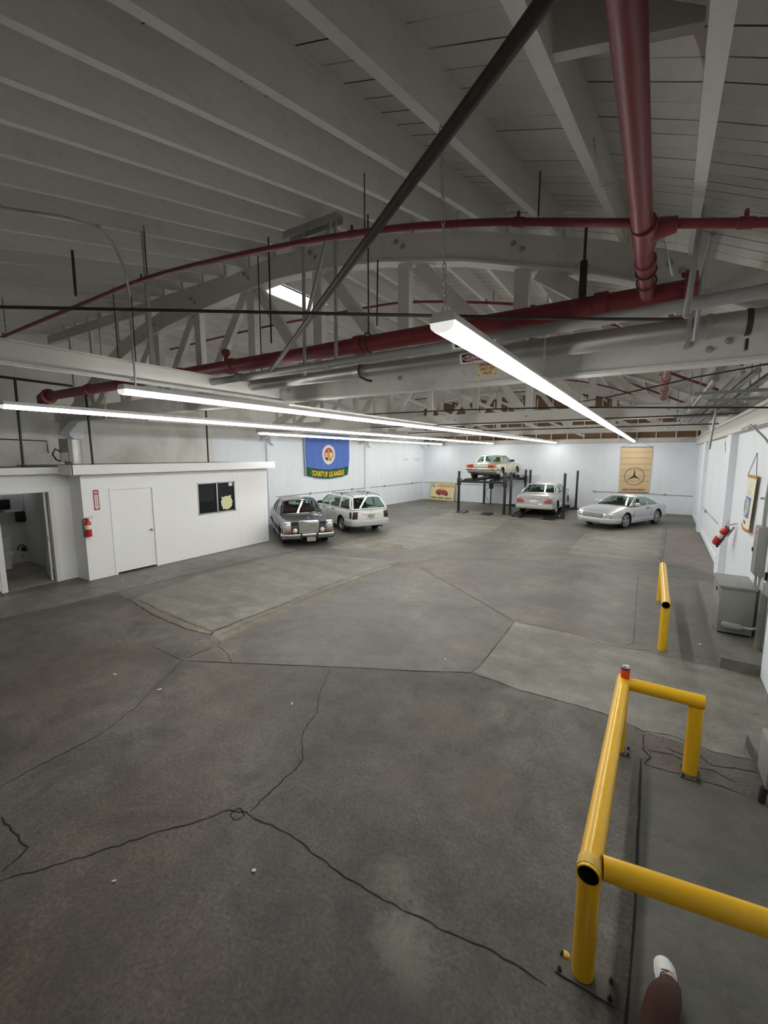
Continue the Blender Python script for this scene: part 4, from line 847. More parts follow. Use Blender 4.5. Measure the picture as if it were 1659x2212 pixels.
wall_conduit('wall_conduit', [(xr(20.8) - .02, 20.8, 0.95), (xr(18) - .02, 18.0, 0.95), (xr(13.2) - .02, 13.2, 1.05)], 0.012, [(xr(18) - 0.01, 18.0, 0.95), (xr(13.3) - .01, 13.3, 1.05)], 'pale conduit with outlet boxes along the right wall', (-1, 0, 0))
for i, (y0, y1) in enumerate(((22.34, 22.86), (23.55, 24.27))):
    m = MB(); X_ = xl(y1) + .03; m.tube([(X_ - .05, y0, 2.58), (X_, y0 + .05, 2.60), (X_, y1 - .05, 2.60), (X_ - .02, y1, 2.58), (X_, y1 - .02, 2.52), (X_, y0 + .05, 2.52)], .008, 6); solo(m, 'wall_hook', 'graypipe', 'flat wire loop on the upper left wall, %s from the back corner' % ORD(1 - i), 'hook', 'wall hooks')

# ------------------------------------------------------------------ right side overhead
for i, (x, y0, y1, z) in enumerate(((0.55, 6.4, 15.0, 3.72), (0.74, 6.0, 15.0, 3.72), (0.86, 6.0, 15.0, 3.72), (1.02, 5.8, 15.0, 3.72))):
    pipe1('electric_conduit', [(x, y0, z), (x, y1, z)], 0.035 if i != 1 else .025, 'galvdark', 'galvanised conduit on the rack at right, %s from the room side' % ORD(i), 'conduit', 10, 'conduits on the rack')
for i, (y, x0, x1, z) in enumerate(((7.2, 0.4, 1.2, 3.655), (7.2, 0.55, 1.12, 3.555), (9.2, 0.4, 1.25, 3.655), (11.4, 0.3, 1.25, 3.655))):
    m = MB(); m.mm((x0, y - .02, z - .02), (x1, y + .02, z + .02)); m.tube([(x0 + .06, y, z), (x0 + .06, y, 4.25)], .007, 6); m.tube([(x1 - .15, y, z), (x1 - .15, y, 4.05)], .007, 6)
    solo(m, 'strut_rack', 'galvdark', 'galvanised strut rack hanging near the right wall, %s from the viewer' % ORD(i), 'rack', 'strut racks')
pipe1('cable', [(-0.9, 6.0, 3.50), (-0.5, 6.0, 3.55), (-0.11, 6.0, 3.62), (0.32, 6.0, 3.70), (0.94, 6.0, 3.78), (1.4, 6.0, 3.82)], 0.009, 'rust', 'dark cable rising to the right wall in front of the racks', 'cable', 6)
pipe1('black_pipe', [(-6.0, 8.0, 3.74), (-3.2, 8.0, 3.71), (-1.28, 8.0, 3.65), (0.2, 8.0, 3.56), (1.3, 8.0, 3.50)], 0.013, 'rust', 'thin black pipe crossing behind the nearest truss at right', 'pipe', 8)
pipe1('black_pipe', [(-7.0, 10.5, 3.62), (1.3, 10.5, 3.62)], 0.013, 'rust', 'thin dark pipe crossing just before the middle truss', 'pipe', 8)
pipe1('black_pipe', [(-8.0, 14.5, 3.66), (1.4, 14.5, 3.66)], 0.016, 'rust', 'thin dark pipe crossing between middle and farthest trusses', 'pipe', 8)
pipe1('drop_conduit', [(0.73, 8.02, 3.56), (0.69, 8.02, 2.93)], 0.016, 'galvdark', 'short galvanised pipe hanging free near the right wall', 'conduit')
pipe1('electric_conduit', [(1.28, 9.8, 3.30), (1.28, 9.04, 3.32), (1.30, 8.9, 3.28), (1.34, 8.2, 3.08), (1.36, 7.6, 2.88)], 0.016, 'graypipe', 'grey conduit bending down along the ledger at right', 'conduit')
pipe1('electric_conduit', [(1.43, 8.0, 3.0), (1.43, 8.18, 2.2), (1.43, 8.18, 1.80)], 0.02, 'graypipe', 'grey conduit dropping into the top of the wall panel', 'conduit')
pipe1('electric_conduit', [(1.468, 8.3, 3.0), (1.468, 8.32, 2.2), (1.465, 8.30, 1.80)], 0.016, 'graypipe', 'second grey conduit close to the wall above the panel', 'conduit')
pipe1('power_cord', [(xr(14.4) - .03, 14.4, 3.2), (xr(14.1) - .03, 14.1, 2.95), (xr(13.2) - .03, 13.1, 2.42), (xr(13) - .03, 13.15, 2.3), (xr(13.3) - .03, 13.3, 1.1)], 0.008, 'galv', 'thin grey cord hanging down the right wall to an outlet', 'cord', 6)
pipe1('power_cord', [(xr(13.3) - .03, 13.35, 3.2), (xr(13.2) - .03, 13.05, 2.7), (xr(13.2) - .03, 13.12, 2.4)], 0.007, 'galv', 'short second cord joining the hanging grey cord', 'cord', 6)

# electrical panel, transformer on its plinth
mb = MB()
ring = [(0.96, 7.05), (1.465, 7.03), (1.53, 11.3), (1.0, 11.3)]
mb.loft([[Vector((x, y, 0)) for x, y in ring], [Vector((x, y, 0.135)) for x, y in ring]])
solo(mb, 'concrete_plinth', 'concrete_walk', 'low concrete plinth under the grey cabinet along the right wall', 'plinth', smooth=0)
tf = thing('transformer_cabinet', 'big grey steel cabinet standing on the concrete plinth', 'cabinet', (1.21, 8.4, 0.135))
m = MB(); m.mm((1.0, 8.05, 0.165), (1.42, 8.80, 0.86)); part(m, 'body', 'grayenamel', tf, bev=.006)
m = MB(); m.mm((0.985, 8.025, 0.855), (1.435, 8.83, 0.895)); part(m, 'lid', 'grayenamel', tf, bev=.006)
m = MB(); m.mm((1.02, 8.1, 0.135), (1.40, 8.16, 0.165)); m.mm((1.02, 8.66, 0.135), (1.40, 8.72, 0.165)); part(m, 'foot_rails', 'black', tf)
m = MB(); m.mm((0.992, 8.10, 0.70), (1.0, 8.75, 0.84)); part(m, 'side_cover', 'grayenamel', tf)
m = MB(); m.lathe([(.03, 0), (.03, .012), (0, .014)], 10, Matrix.Translation((0.99, 8.3, .77)) @ Matrix.Rotation(-PI / 2, 4, 'Y')); part(m, 'knockout', 'black', tf)
cf = thing('conduit_fitting', 'pale cast conduit fitting on the face of the grey cabinet', 'conduit', (1.2, 7.98, .3))
m = MB(); q = [(1.10 + .055 * math.cos(a), .30 + .038 * math.sin(a)) for a in [PI / 2 + PI * k / 8 for k in range(9)]] + [(1.27 + .03 * math.cos(a), .295 + .036 * math.sin(a)) for a in [-PI / 2 + PI * k / 8 for k in range(9)]]
m.prism(q, 7.965, 8.05, 'y'); part(m, 'fitting_body', 'graypipe', cf, bev=.006)
m = MB(); q2 = [(1.20 + (x - 1.19) * .72, .298 + (z - .298) * .55) for x, z in q]; m.prism(q2, 7.957, 7.966, 'y'); part(m, 'cover', 'graypipe', cf)
m = MB(); m.tube([(1.27, 8.0, .293), (1.40, 7.97, .30), (1.455, 7.9, .36), (1.46, 7.86, .5), (1.46, 7.85, 1.05)], .02, 10); part(m, 'pipe', 'graypipe', cf, 60)
pn = thing('electrical_panel', 'tall grey electrical panel on the right wall above the cabinet', 'panel', (1.43, 8.25, 1.07))
m = MB(); m.mm((1.385, 8.10, 1.07), (1.485, 8.40, 1.80)); part(m, 'box', 'grayenamel', pn, bev=.006)
m = MB(); m.mm((1.375, 8.115, 1.085), (1.385, 8.385, 1.785)); part(m, 'door', 'grayenamel', pn, bev=.003)
m = MB(); m.mm((1.371, 8.18, 1.69), (1.375, 8.28, 1.73)); part(m, 'warning_label', 'orange', pn)
m = MB(); m.mm((1.36, 8.35, 1.40), (1.375, 8.375, 1.46)); part(m, 'latch', 'black', pn)
for x, y in ((1.455, 8.17), (1.42, 8.22)):
    m = MB(); m.tube([(x, y, 1.07), (x, y, 0.90)], .016, 8); part(m, 'conduit_stub', 'graypipe', pn)
p2 = thing('disconnect_box', 'smaller grey switch box on the near pier at the right edge', 'panel', (1.33, 6.9, 1.1))
m = MB(); m.mm((1.30, 6.70, 1.12), (1.365, 6.95, 1.58)); part(m, 'box', 'grayenamel', p2, bev=.005)
m = MB(); m.mm((1.275, 6.88, 1.30), (1.30, 6.92, 1.40)); part(m, 'switch_handle', 'black', p2)
m = MB(); m.tube([(1.425, 7.62, 0.135), (1.425, 7.62, 0.95)], .045, 14); solo(m, 'sheathed_pipe', 'concrete_light', 'fat pale dirty pipe standing between cabinet and near pier', 'pipe', smooth=60)
pipe1('electric_conduit', [(1.36, 8.16, 2.22), (1.40, 8.17, 2.22)], 0.016, 'graypipe', 'short conduit clamp above the panel', 'conduit')
ex2 = make_extinguisher('dark red fire extinguisher hanging tilted on the right wall'); _B = Vector((1.262, 11.40, 0.975)); _T = Vector((1.40, 11.13, 1.386)); _z = (_T - _B).normalized(); _x = Vector((-1, -.1, 0)); _y = _z.cross(_x).normalized(); _x = _y.cross(_z)
ex2.location = _B; ex2.rotation_euler = Matrix((_x, _y, _z)).transposed().to_euler(); ex2.scale = (1.25, 1.25, 1.25)
m = MB(); m.beam(_T + Vector((.02, 0, .03)), (xr(11.1) + .01, 11.13, 1.46), .03, .012); solo(m, 'wall_hook', 'black', 'black hook holding the tilted extinguisher on the right wall', 'hook')

# dock bumper and steel edge at the right border
bp = thing('dock_post', 'grey steel post with black rubber foot at the right edge', 'post', (1.05, 4.4, 0))
m = MB(); m.mm((0.955, 4.30, 0.16), (1.10, 4.62, 0.52)); part(m, 'steel_post', 'grayenamel', bp, bev=.006)
m = MB(); m.tube([(1.06, 4.36, .17), (0.985, 4.36, .165), (0.96, 4.36, .13), (0.955, 4.36, .0)], .026, 12); part(m, 'rubber_pipe', 'rubber', bp)
m = MB(); m.beam((1.02, 4.50, 0.055), (0.975, 5.20, 0.055), 0.012, 0.11); solo(m, 'steel_edge', 'steelplate', 'upright flat steel edging on the floor at the right edge', 'edging')

# ------------------------------------------------------------------ yellow guard rails
PR = 0.058
def hollow(m, p, q, r=PR, n=28):
    p = Vector(p); q = Vector(q); d = (q - p).normalized(); R = d.to_track_quat('Z', 'Y').to_matrix().to_4x4(); L = (q - p).length
    m.lathe([(r - .007, 0.02), (r - .007, 0.0), (r, 0.0), (r, L), (r - .007, L), (r - .007, L - .02)], n, Matrix.Translation(p) @ R, 0, cap=False)
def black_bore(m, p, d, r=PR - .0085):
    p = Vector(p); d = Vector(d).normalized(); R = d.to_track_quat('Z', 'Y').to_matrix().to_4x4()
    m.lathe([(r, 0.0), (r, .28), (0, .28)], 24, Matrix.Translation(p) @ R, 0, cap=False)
ZR = 0.70
gr = thing('guard_rail', 'long yellow pipe guard rail, three-sided, nearest the viewer', 'guard rail', (0.2, 3.4, 0), 'yellow guard rails')
m = MB(); hollow(m, (-0.135, 2.20, ZR), (-0.095, 4.53, ZR)); part(m, 'rail', 'yellow', gr, 60)
m = MB(); hollow(m, (-0.0755, 2.29, ZR), (1.75, 2.57, ZR)); part(m, 'side_rail', 'yellow', gr, 60)
m = MB(); hollow(m, (-0.09, 4.45, ZR), (0.53, 4.45, ZR)); part(m, 'far_rail', 'yellow', gr, 60)
for x, y in ((-0.135, 2.29), (-0.10, 4.45), (0.475, 4.45), (1.7, 2.56)):
    m = MB(); m.tube([(x, y, 0.012), (x, y, ZR - .053)], PR, 28); part(m, 'post', 'yellow', gr, 60)
for x, y, a, b in ((-0.12, 2.275, .145, .062), (-0.09, 4.45, .10, .07), (0.475, 4.42, .075, .085), (1.7, 2.56, .1, .1)):
    m = MB(); m.mm((x - a, y - b, 0.0), (x + a, y + b, 0.012)); bp_ = part(m, 'base_plate', 'steelplate', gr)
    for dx in (-1, 1):
        for dy in (-1, 1):
            m = MB(); m.lathe([(.013, .012), (.013, .024), (.007, .026), (.007, .04), (0, .04)], 6, Matrix.Translation((x + dx * (a - .02), y + dy * (b - .018), 0))); part(m, 'bolt', 'rust', bp_)
m = MB(); m.lathe([(PR + .0018, 0.02), (PR + .003, .024), (PR + .003, .085), (PR + .0015, .09)], 28, Matrix.Translation((-.135, 2.20, ZR)) @ Matrix.Rotation(-PI / 2, 4, 'X'), cap=False); part(m, 'tape_wrap', 'yellow_worn', gr, 60, 'flaking paler yellow collar')
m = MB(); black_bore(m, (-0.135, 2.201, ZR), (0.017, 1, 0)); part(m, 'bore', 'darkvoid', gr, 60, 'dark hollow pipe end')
m = MB(); m.lathe([(.0, .0), (.03, .0), (.024, .012), (0, .016)], 9, Matrix.Translation((-.23, 2.325, .012)) @ Matrix.Diagonal((1, .7, 1, 1))); solo(m, 'paint_chip', 'yellow_worn', 'chip of yellow paint on the near post base plate', 'chip')
g3 = thing('guard_rail', 'short straight yellow pipe rail beside the concrete plinth', 'guard rail', (0.3, 8.5, 0), 'yellow guard rails')
m = MB(); hollow(m, (0.30, 7.18, ZR), (0.30, 9.85, ZR)); part(m, 'rail', 'yellow', g3, 60)
for y in (7.25, 9.78):
    m = MB(); m.tube([(0.30, y, 0), (0.30, y, ZR - .053)], PR * .97, 28); part(m, 'post', 'yellow', g3, 60)
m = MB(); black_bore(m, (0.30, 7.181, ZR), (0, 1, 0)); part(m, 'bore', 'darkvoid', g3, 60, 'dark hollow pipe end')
cn = thing('drink_can', 'drink can in an orange sleeve standing on the yellow rail corner', 'can', (-0.085, 4.45, ZR + PR))
m = MB(); zc = ZR + PR - 0.004; m.lathe([(0.0, 0), (0.036, 0), (0.0385, .004), (0.0385, .098), (0.036, .1), (.034, .1)], 22, Matrix.Translation((-.085, 4.45, zc)), cap=False); part(m, 'sleeve', 'orange', cn, 50)
m = MB(); m.lathe([(0.0388, .088), (.0392, .09), (.0392, .101), (.0385, .102), (0.035, .102)], 22, Matrix.Translation((-.085, 4.45, zc)), cap=False); part(m, 'sleeve_rim', 'black', cn)
m = MB(); m.lathe([(0.034, .01), (0.034, .112), (.028, .121), (.027, .123), (.025, .119), (0, .118)], 22, Matrix.Translation((-.085, 4.45, zc))); c_ = part(m, 'can_body', 'alu', cn, 40)
m = MB(); m.beam((-.085, 4.44, zc + .1205), (-.085, 4.465, zc + .1215), .014, .002); part(m, 'pull_tab', 'alu', c_)
for i, (x, y, w, l, a, lb) in enumerate(((-10.13, 4.9, .06, .035, .4, 'white scrap of paper on the floor outside the office door'), (-4.92, 2.7, .05, .02, 1.2, 'small white scrap left of the long floor crack'), (-5.77, 2.6, .05, .02, .2, 'tiny pale scrap on the floor far left'),
        (-3.34, 3.34, .045, .012, 2.2, 'thin white sliver on the floor at mid left'), (-2.14, 1.73, .025, .02, .7, 'white crumb on the dark floor near the viewer'), (-2.88, 1.18, .025, .012, .9, 'white crumb at the lower left of the floor'), (-2.28, 5.27, .05, .012, 2.1, 'white sliver on the floor before the pale slab'), (.79, 7.75, .03, .03, 1., 'small pale crumb beside the plinth'))):
    m = MB(); m.box((x, y, .0065), (w, l, .005), Matrix.Rotation(a, 3, 'Z')); solo(m, 'paper_scrap', 'paper', lb, 'scrap', 'floor scraps')

# ------------------------------------------------------------------ cars
def interp(T, x):
    if x <= T[0][0]: return T[0][1]
    for (a, p), (b, q) in zip(T, T[1:]):
        if x <= b:
            t = (x - a) / (b - a) if b > a else 0
            return p + (q - p) * t
    return T[-1][1]
def body_mesh(name, cfg, root, cut_arches=True):
    x0, x1 = cfg['bot'][0][0], cfg['bot'][-1][0]; N = 64; xsn = []
    for i in range(N + 1):
        t = i / N; t = 0.5 - 0.5 * math.cos(PI * t) * (1 - 0.0) if False else t
        xsn.append(x0 + (x1 - x0) * t)
    e = 0.05
    xsn = sorted(set([x0, x0 + e * .25, x0 + e * .6, x0 + e] + xsn + [x1 - e, x1 - e * .6, x1 - e * .25, x1]))
    m = MB(); rings = []
    for x in xsn:
        hw = interp(cfg['hw'], x); zs = interp(cfg['sh'], x); zt = interp(cfg['top'], x); zbm = interp(cfg['bot'], x)
        zw = cfg.get('waist', 0.58); tb = cfg.get('tumble', 0.93)
        zw = min(max(zw, zbm + 0.1), zs - 0.08)
        h = [(hw * 0.80, zbm), (hw * 0.955, zbm + 0.03), (hw * 0.985, zbm + (zw - zbm) * .35), (hw, zw), (hw * 0.995, zw + (zs - zw) * .45), (hw * (tb + .04), zs - 0.045), (hw * (tb + .015), zs - 0.012), (hw * (tb - .03), zs), (hw * 0.62, zs + (zt - zs) * 0.72), (hw * 0.3, zs + (zt - zs) * 0.96)]
        ring = [(0, zbm)] + h + [(0, zt)] + [(-y, z) for y, z in h[::-1]]
        rings.append([Vector((x, y, z)) for y, z in ring])
    m.loft(rings)
    me = m.mesh(name, [cfg['paint'], 'darkvoid'], 30)
    o = link(name, me, root)
    if cut_arches:
        cut = MB(); r = cfg['wr']
        for ax in (cfg['xf'], cfg['xr']):
            for s in (-1, 1):
                cut.tube([(ax, s * (cfg['track'] - 0.26), r), (ax, s * 1.3, r)], r + cfg.get('gap', .055), 28, 1)
        co = link('arch_cutter', cut.mesh('arch_cutter', [cfg['paint'], 'darkvoid'], 0))
        md = o.modifiers.new('b', 'BOOLEAN'); md.operation = 'DIFFERENCE'; md.object = co; md.solver = 'EXACT'
        bpy.context.view_layer.update()
        dg = bpy.context.evaluated_depsgraph_get()
        nm = bpy.data.meshes.new_from_object(o.evaluated_get(dg)); o.modifiers.clear()
        o.data = nm; bpy.data.objects.remove(co)
        bm = bmesh.new(); bm.from_mesh(nm)
        for f in bm.faces: f.smooth = True
        for ed in bm.edges: ed.smooth = len(ed.link_faces) == 2 and ed.calc_face_angle(0) < 0.55
        bm.to_mesh(nm); bm.free()
    return o
def wheel(cfg, root, ax, s, lab=None):
    r = cfg['wr']; w = 0.105; y = s * cfg['track']
    Mx = Matrix.Translation((ax, y, r)) @ Matrix.Rotation(-s * PI / 2, 4, 'X')
    m = MB(); rr = cfg['rim']
    m.lathe([(rr - .03, -w), (r - .03, -w), (r, -w + .03), (r, w - .03), (r - .03, w), (rr + .01, w), (rr, w - .015), (rr - .01, -w + .05)], 32, Mx, cap=False)
    t = part(m, 'wheel', 'rubber', root, 40)
    m = MB(); st = cfg.get('rimstyle', 'multi')
    m.lathe([(rr, w - .012), (rr - .018, w - .008), (rr - .03, w - .035), (rr - .04, w - .07), (0.001, w - .07)], 32, Mx, 1 if st != 'cap' else 0, cap=False)
    m.lathe([(rr + .004, w - .006), (rr - .012, w - .002), (rr - .026, w - .02), (rr - .03, w - .04)], 32, Mx, 0, cap=False)
    if st == 'cap':
        m.lathe([(rr - .03, w - .03), (rr * .72, w - .018), (rr * .6, w - .006), (rr * .3, w + .002), (0, w + .004)], 28, Mx, 0)
    else:
        n = {'multi': 10, 'five': 5, 'mono': 6}[st]; ww = {'multi': .028, 'five': .075, 'mono': .085}[st]
        for k in range(n):
            a = 2 * PI * k / n
            c, sn = math.cos(a), math.sin(a); R = Matrix.Rotation(a, 4, 'Z')
            m.prism([(0.03, -ww * .45), (rr - .02, -ww * .62), (rr - .02, ww * .62), (0.03, ww * .45)], w - .06, w - .018, 'z', 0, Mx @ R)
        m.lathe([(0.075, w - .06), (0.07, w - .012), (0.03, w - .008), (0, w - .008)], 18, Mx, 0)
    part(m, 'rim', [cfg.get('rimmat', 'alu'), 'darkvoid'], t, 30)
def car_glasshouse(cfg, root):
    xa, xb, xc, xd = cfg['xa'], cfg['xb'], cfg['xc'], cfg['xd']            # cowl, roof front, roof rear, rear-window base
    zf, zd, zr = cfg['zbf'], cfg['zbr'], cfg['zr']; wb, wr = cfg['wb'], cfg['wrf']; cr = cfg.get('crown', .05)
    def B(u): return Vector((xd + (xa - xd) * u, wb - .03 * (2 * u - 1) ** 2, zd + (zf - zd) * u))
    def T(u): return Vector((xc + (xb - xc) * u, wr - .03 * (2 * u - 1) ** 2, zr - cfg.get('rdrop', .03) * (2 * u - 1) ** 2))
    def side(s):
        def F(u, v):
            p = B(u).lerp(T(u), v); p.y += .035 * math.sin(PI * v) ; p.y *= s; return p
        return F
    def ws(q, v):
        b = B(1); t = T(1); p = b.lerp(t, v); y = q * p.y; bul = cfg.get('bulge', .12) * (1 - q * q) * (1 - .4 * v)
        return Vector((p.x + bul, y, p.z + cr * (1 - q * q) * v + .03 * (1 - q * q) * (1 - v)))
    def rw(q, v):
        b = B(0); t = T(0); p = b.lerp(t, v); y = q * p.y; bul = cfg.get('rbulge', .08) * (1 - q * q) * (1 - .3 * v)
        return Vector((p.x - bul, y, p.z + cr * (1 - q * q) * v + .02 * (1 - q * q) * (1 - v)))
    def roof(u, q):
        p = T(u); return Vector((p.x + cfg.get('bulge', .12) * .6 * (1 - q * q) * max(0, 2 * u - 1) - cfg.get('rbulge', .08) * .7 * (1 - q * q) * max(0, 1 - 2 * u), q * p.y, p.z + cr * (1 - q * q) + cfg.get('arc', .02) * (1 - (2 * u - 1) ** 2)))
    m = MB(); m.patch(roof, 0, 1, -1, 1, 14, 14, .03)
    pt = .025
    for s in (-1, 1):
        F = side(s)
        for u0, u1 in cfg['pillars']: m.patch(F, u0, u1, 0, 1, 2, 6, pt * s)
        m.patch(F, 0, 1, .91, 1.0, 14, 1, pt * s); m.patch(F, 0, 1, 0, .05, 14, 1, pt * s)
    for q0, q1 in ((-1, -.93), (.93, 1)): m.patch(ws, q0, q1, 0, 1, 1, 6, -pt); m.patch(rw, q0, q1, 0, 1, 1, 6, pt)
    m.patch(ws, -1, 1, .93, 1, 12, 1, -pt); m.patch(rw, -1, 1, cfg.get('rwtop', .92), 1, 12, 1, pt); m.patch(rw, -1, 1, 0, .05, 12, 1, pt)
    part(m, 'roof', cfg.get('roofmat', cfg['paint']), root, 35)
    m = MB(); m.patch(ws, -.93, .93, .02, .93, 12, 6, -.006); part(m, 'windshield', 'carglass', root, 60)
    m = MB(); m.patch(rw, -.93, .93, .04, cfg.get('rwtop', .92), 12, 6, .006); part(m, 'rear_window', 'carglass', root, 60)
    for s in (-1, 1):
        F = side(s)
        for (a0, a1), (b0, b1) in zip(cfg['pillars'], cfg['pillars'][1:]):
            m = MB(); m.patch(F, a1, b0, .05, .91, 6, 4, .006 * s); part(m, 'side_window', 'carglass', root, 60)
    if cfg.get('trim'):
        m = MB()
        for s in (-1, 1):
            F = side(s); m.tube([F(k / 12, .01) + Vector((0, s * .006, 0)) for k in range(13)], .012, 6); m.tube([F(k / 12, .955) + Vector((0, s * .006, 0)) for k in range(13)], .009, 6)
            m.tube([ws(s * .965, k / 8) + Vector((.008, 0, 0)) for k in range(9)], .011, 6); m.tube([rw(s * .965, k / 8) - Vector((.008, 0, 0)) for k in range(9)], .011, 6)
        m.tube([ws(-1 + 2 * k / 12, .965) + Vector((.01, 0, .004)) for k in range(13)], .012, 6); m.tube([ws(-.97 + 1.94 * k / 12, .01) + Vector((.006, 0, .004)) for k in range(13)], .011, 6)
        part(m, 'window_trim', 'chrome', root, 60)
    # inside: a dark floor at belt height, seats above it
    m = MB(); xi0, xi1 = xd + .12, xa - .02
    m.mm((xi0, -wb + .09, min(zd, zf) - .02), (xi1, wb - .09, min(zd, zf) + .015)); part(m, 'cabin_floor', cfg['trimmat'] if cfg.get('shelf') else 'darkvoid', root)
    for sx, wide in cfg['seats']:
        for s in ((-1, 1) if not wide else (0,)):
            m = MB(); y = s * wb * .46; hwid = .25 if not wide else wb * .72; zt = zr - cfg.get('seatdrop', .2)
            m.box((sx, y, (zd + zt - .1) / 2), (.11, hwid * 2, max(.05, zt - .1 - zd)), Matrix.Rotation(-.18, 3, 'Y'))
            st = part(m, 'seat', cfg['trimmat'], root, bev=.03)
            if cfg.get('headrests', True):
                for hy in ((y,) if not wide else (-wb * .42, wb * .42)):
                    m = MB(); m.box((sx - .03, hy, zt - .03), (.08, .25, .17), Matrix.Rotation(-.12, 3, 'Y')); part(m, 'headrest', cfg['trimmat'], st, bev=.03)
    m = MB(); m.tube([(xa - .42 + .06 * math.cos(t), wb * .45 + .18 * math.cos(t), zf + .06 + .17 * math.sin(t)) for t in [2 * PI * k / 20 for k in range(21)]], .014, 6); part(m, 'steering_wheel', 'black', root, 60)
    return side, ws, rw
def yz(m, poly, x0, x1, mat=0): m.prism(poly, x0, x1, 'x', mat)
def star(m, c, R, axis, th=.006, ring=True, w=None):
    """three-pointed star in a ring; axis is a 4x4 matrix whose Z faces out"""
    w = w or R * .13
    if ring: m.tube([axis @ Vector((R * math.cos(t), R * math.sin(t), th)) for t in [2 * PI * k / 24 for k in range(25)]], R * .06, 6)
    for k in range(3):
        a = PI / 2 + k * 2 * PI / 3; d = Vector((math.cos(a), math.sin(a))); n = Vector((-d.y, d.x))
        P = [d * R * .97, n * w - d * w * .5, -n * w - d * w * .5]
        m.prism([tuple(p) for p in P], 0, th, 'z', 0, axis)
FACE_F = Matrix.Rotation(PI / 2, 4, 'Y') @ Matrix.Rotation(PI / 2, 4, 'Z')         # Z -> +x, X -> +y, Y -> +z
FACE_F = Matrix(((0, 0, 1, 0), (1, 0, 0, 0), (0, 1, 0, 0), (0, 0, 0, 1)))
FACE_R = Matrix(((0, 0, -1, 0), (-1, 0, 0, 0), (0, 1, 0, 0), (0, 0, 0, 1)))
def at(x, y, z, F): return Matrix.Translation((x, y, z)) @ F
def lamp(m, c, F, r, depth=.03, mat=0): m.lathe([(r, 0), (r, depth * .4), (r * .8, depth * .85), (r * .4, depth), (0, depth)], 20, at(*c, F), mat)
def bumper(root, nm, path, w, h, mat, bev=.02, extra=None):
    m = MB(); m.sweep(path, w, h); return part(m, nm, mat, root, 40, bev=bev)
def u_path(xe, hw, side_x, rc, z, front=1):
    """plan of a bumper wrapping round the end of a car"""
    P = [(side_x, hw, z)]
    P += [(xe - front * rc * (1 - math.sin(a)), hw - rc * (1 - math.cos(a)), z) for a in [PI / 2 * k / 5 for k in range(6)]] if True else []
    P += [(xe + front * .03 * (1 - (y / (hw - rc)) ** 2), y, z) for y in [(hw - rc) * (1 - k / 4) for k in range(1, 8)]]
    P += [(x, -y, zz) for x, y, zz in P[:7][::-1]]
    return P
def mirrors(cfg, root, mat, x=None, z=None):
    for s in (-1, 1):
        m = MB(); x_ = x if x is not None else cfg['xa'] - .28; z_ = z if z is not None else cfg['zbf'] + .09
        m.box((x_, s * (cfg['wb'] + .12), z_), (.10, .20, .12)); m.box((x_ + .01, s * (cfg['wb'] + .01), z_ - .03), (.06, .1, .05)); part(m, 'side_mirror', mat, root, bev=.02)
def handles(cfg, root, xs, z, mat, hw):
    for s in (-1, 1):
        for x in xs:
            m = MB(); m.box((x, s * hw, z), (.2, .03, .035)); part(m, 'door_handle', mat, root, bev=.008)
def seam(root, cfg, xs, mat='darkvoid'):
    """door gaps: thin dark lines standing in the body side"""
    for s in (-1, 1):
        for x, z0, z1 in xs:
            hw = interp(cfg['hw'], x); m = MB()
            zw = cfg.get('waist', .58); tb = cfg.get('tumble', .93)
            P = [(x, s * hw * .986, z0), (x, s * hw * 1.0005, zw), (x, s * hw * .996, zw + (interp(cfg['sh'], x) - zw) * .45), (x, s * hw * (tb + .041), z1 - .045)]
            m.tube(P, .005, 4); part(m, 'door_gap', mat, root, 0)
def plate(root, c, F, w, h, mat, txt=None, tmat='blackink'):
    m = MB(); m.prism([(-w / 2, -h / 2), (w / 2, -h / 2), (w / 2, h / 2), (-w / 2, h / 2)], 0, .012, 'z', 0, at(*c, F)); p = part(m, 'licence_plate', mat, root)
    if txt:
        m = MB(); X = at(*c, F); fit_text(m, txt, w * .8, h * .5, lambda x, y, z: X @ Vector((x, y, .0125 + z)), .02, .001); part(m, 'lettering', tmat, p, 0)
CS = 0.92
def place(root, x, y, z, ang):
    root.location = (x, y, z); root.rotation_euler = (0, 0, ang); root.scale = (CS, CS, CS)

# --- dark grey vintage sedan, nose to the viewer
c1 = dict(paint='p_gray', trimmat='seatred', wr=.315, rim=.20, track=.72, xf=1.375, xr=-1.375, waist=.62, tumble=.93, rimstyle='cap', rimmat='alu',
    hw=[(-2.42, .72), (-2.34, .82), (-2.0, .865), (-1.2, .885), (.9, .885), (1.8, .875), (2.16, .86), (2.20, .85)],
    top=[(-2.42, .80), (-2.2, .90), (-1.55, .94), (-1.0, .93), (.62, .93), (.75, .945), (1.3, .925), (2.05, .86), (2.20, .82)],
    sh=[(-2.42, .76), (-2.2, .86), (-1.5, .89), (.6, .91), (.8, .905), (1.4, .88), (2.1, .85), (2.20, .83)],
    bot=[(-2.42, .42), (-2.2, .30), (-1.8, .24), (1.8, .24), (2.1, .30), (2.20, .36)],
    xa=.78, xb=.28, xc=-1.0, xd=-1.62, zbf=.925, zbr=.93, zr=1.385, wb=.80, wrf=.62, crown=.045, pillars=[(0, .13), (.46, .495), (.97, 1)], seats=[(-.05, False), (-1.05, True)], trim=True, seatdrop=.22, bulge=.13)
r1 = thing('sedan_car', 'dark grey vintage sedan with upright chrome grille beside the office', 'car', (0, 0, 0))
body_mesh('body', c1, r1)
for ax in (c1['xf'], c1['xr']):
    for s in (-1, 1): wheel(c1, r1, ax, s)
car_glasshouse(c1, r1); handles(c1, r1, (-.35, .2), .82, 'chrome', .885); seam(r1, c1, ((.72, .28, .88), (-.22, .28, .88)))
X = 2.215
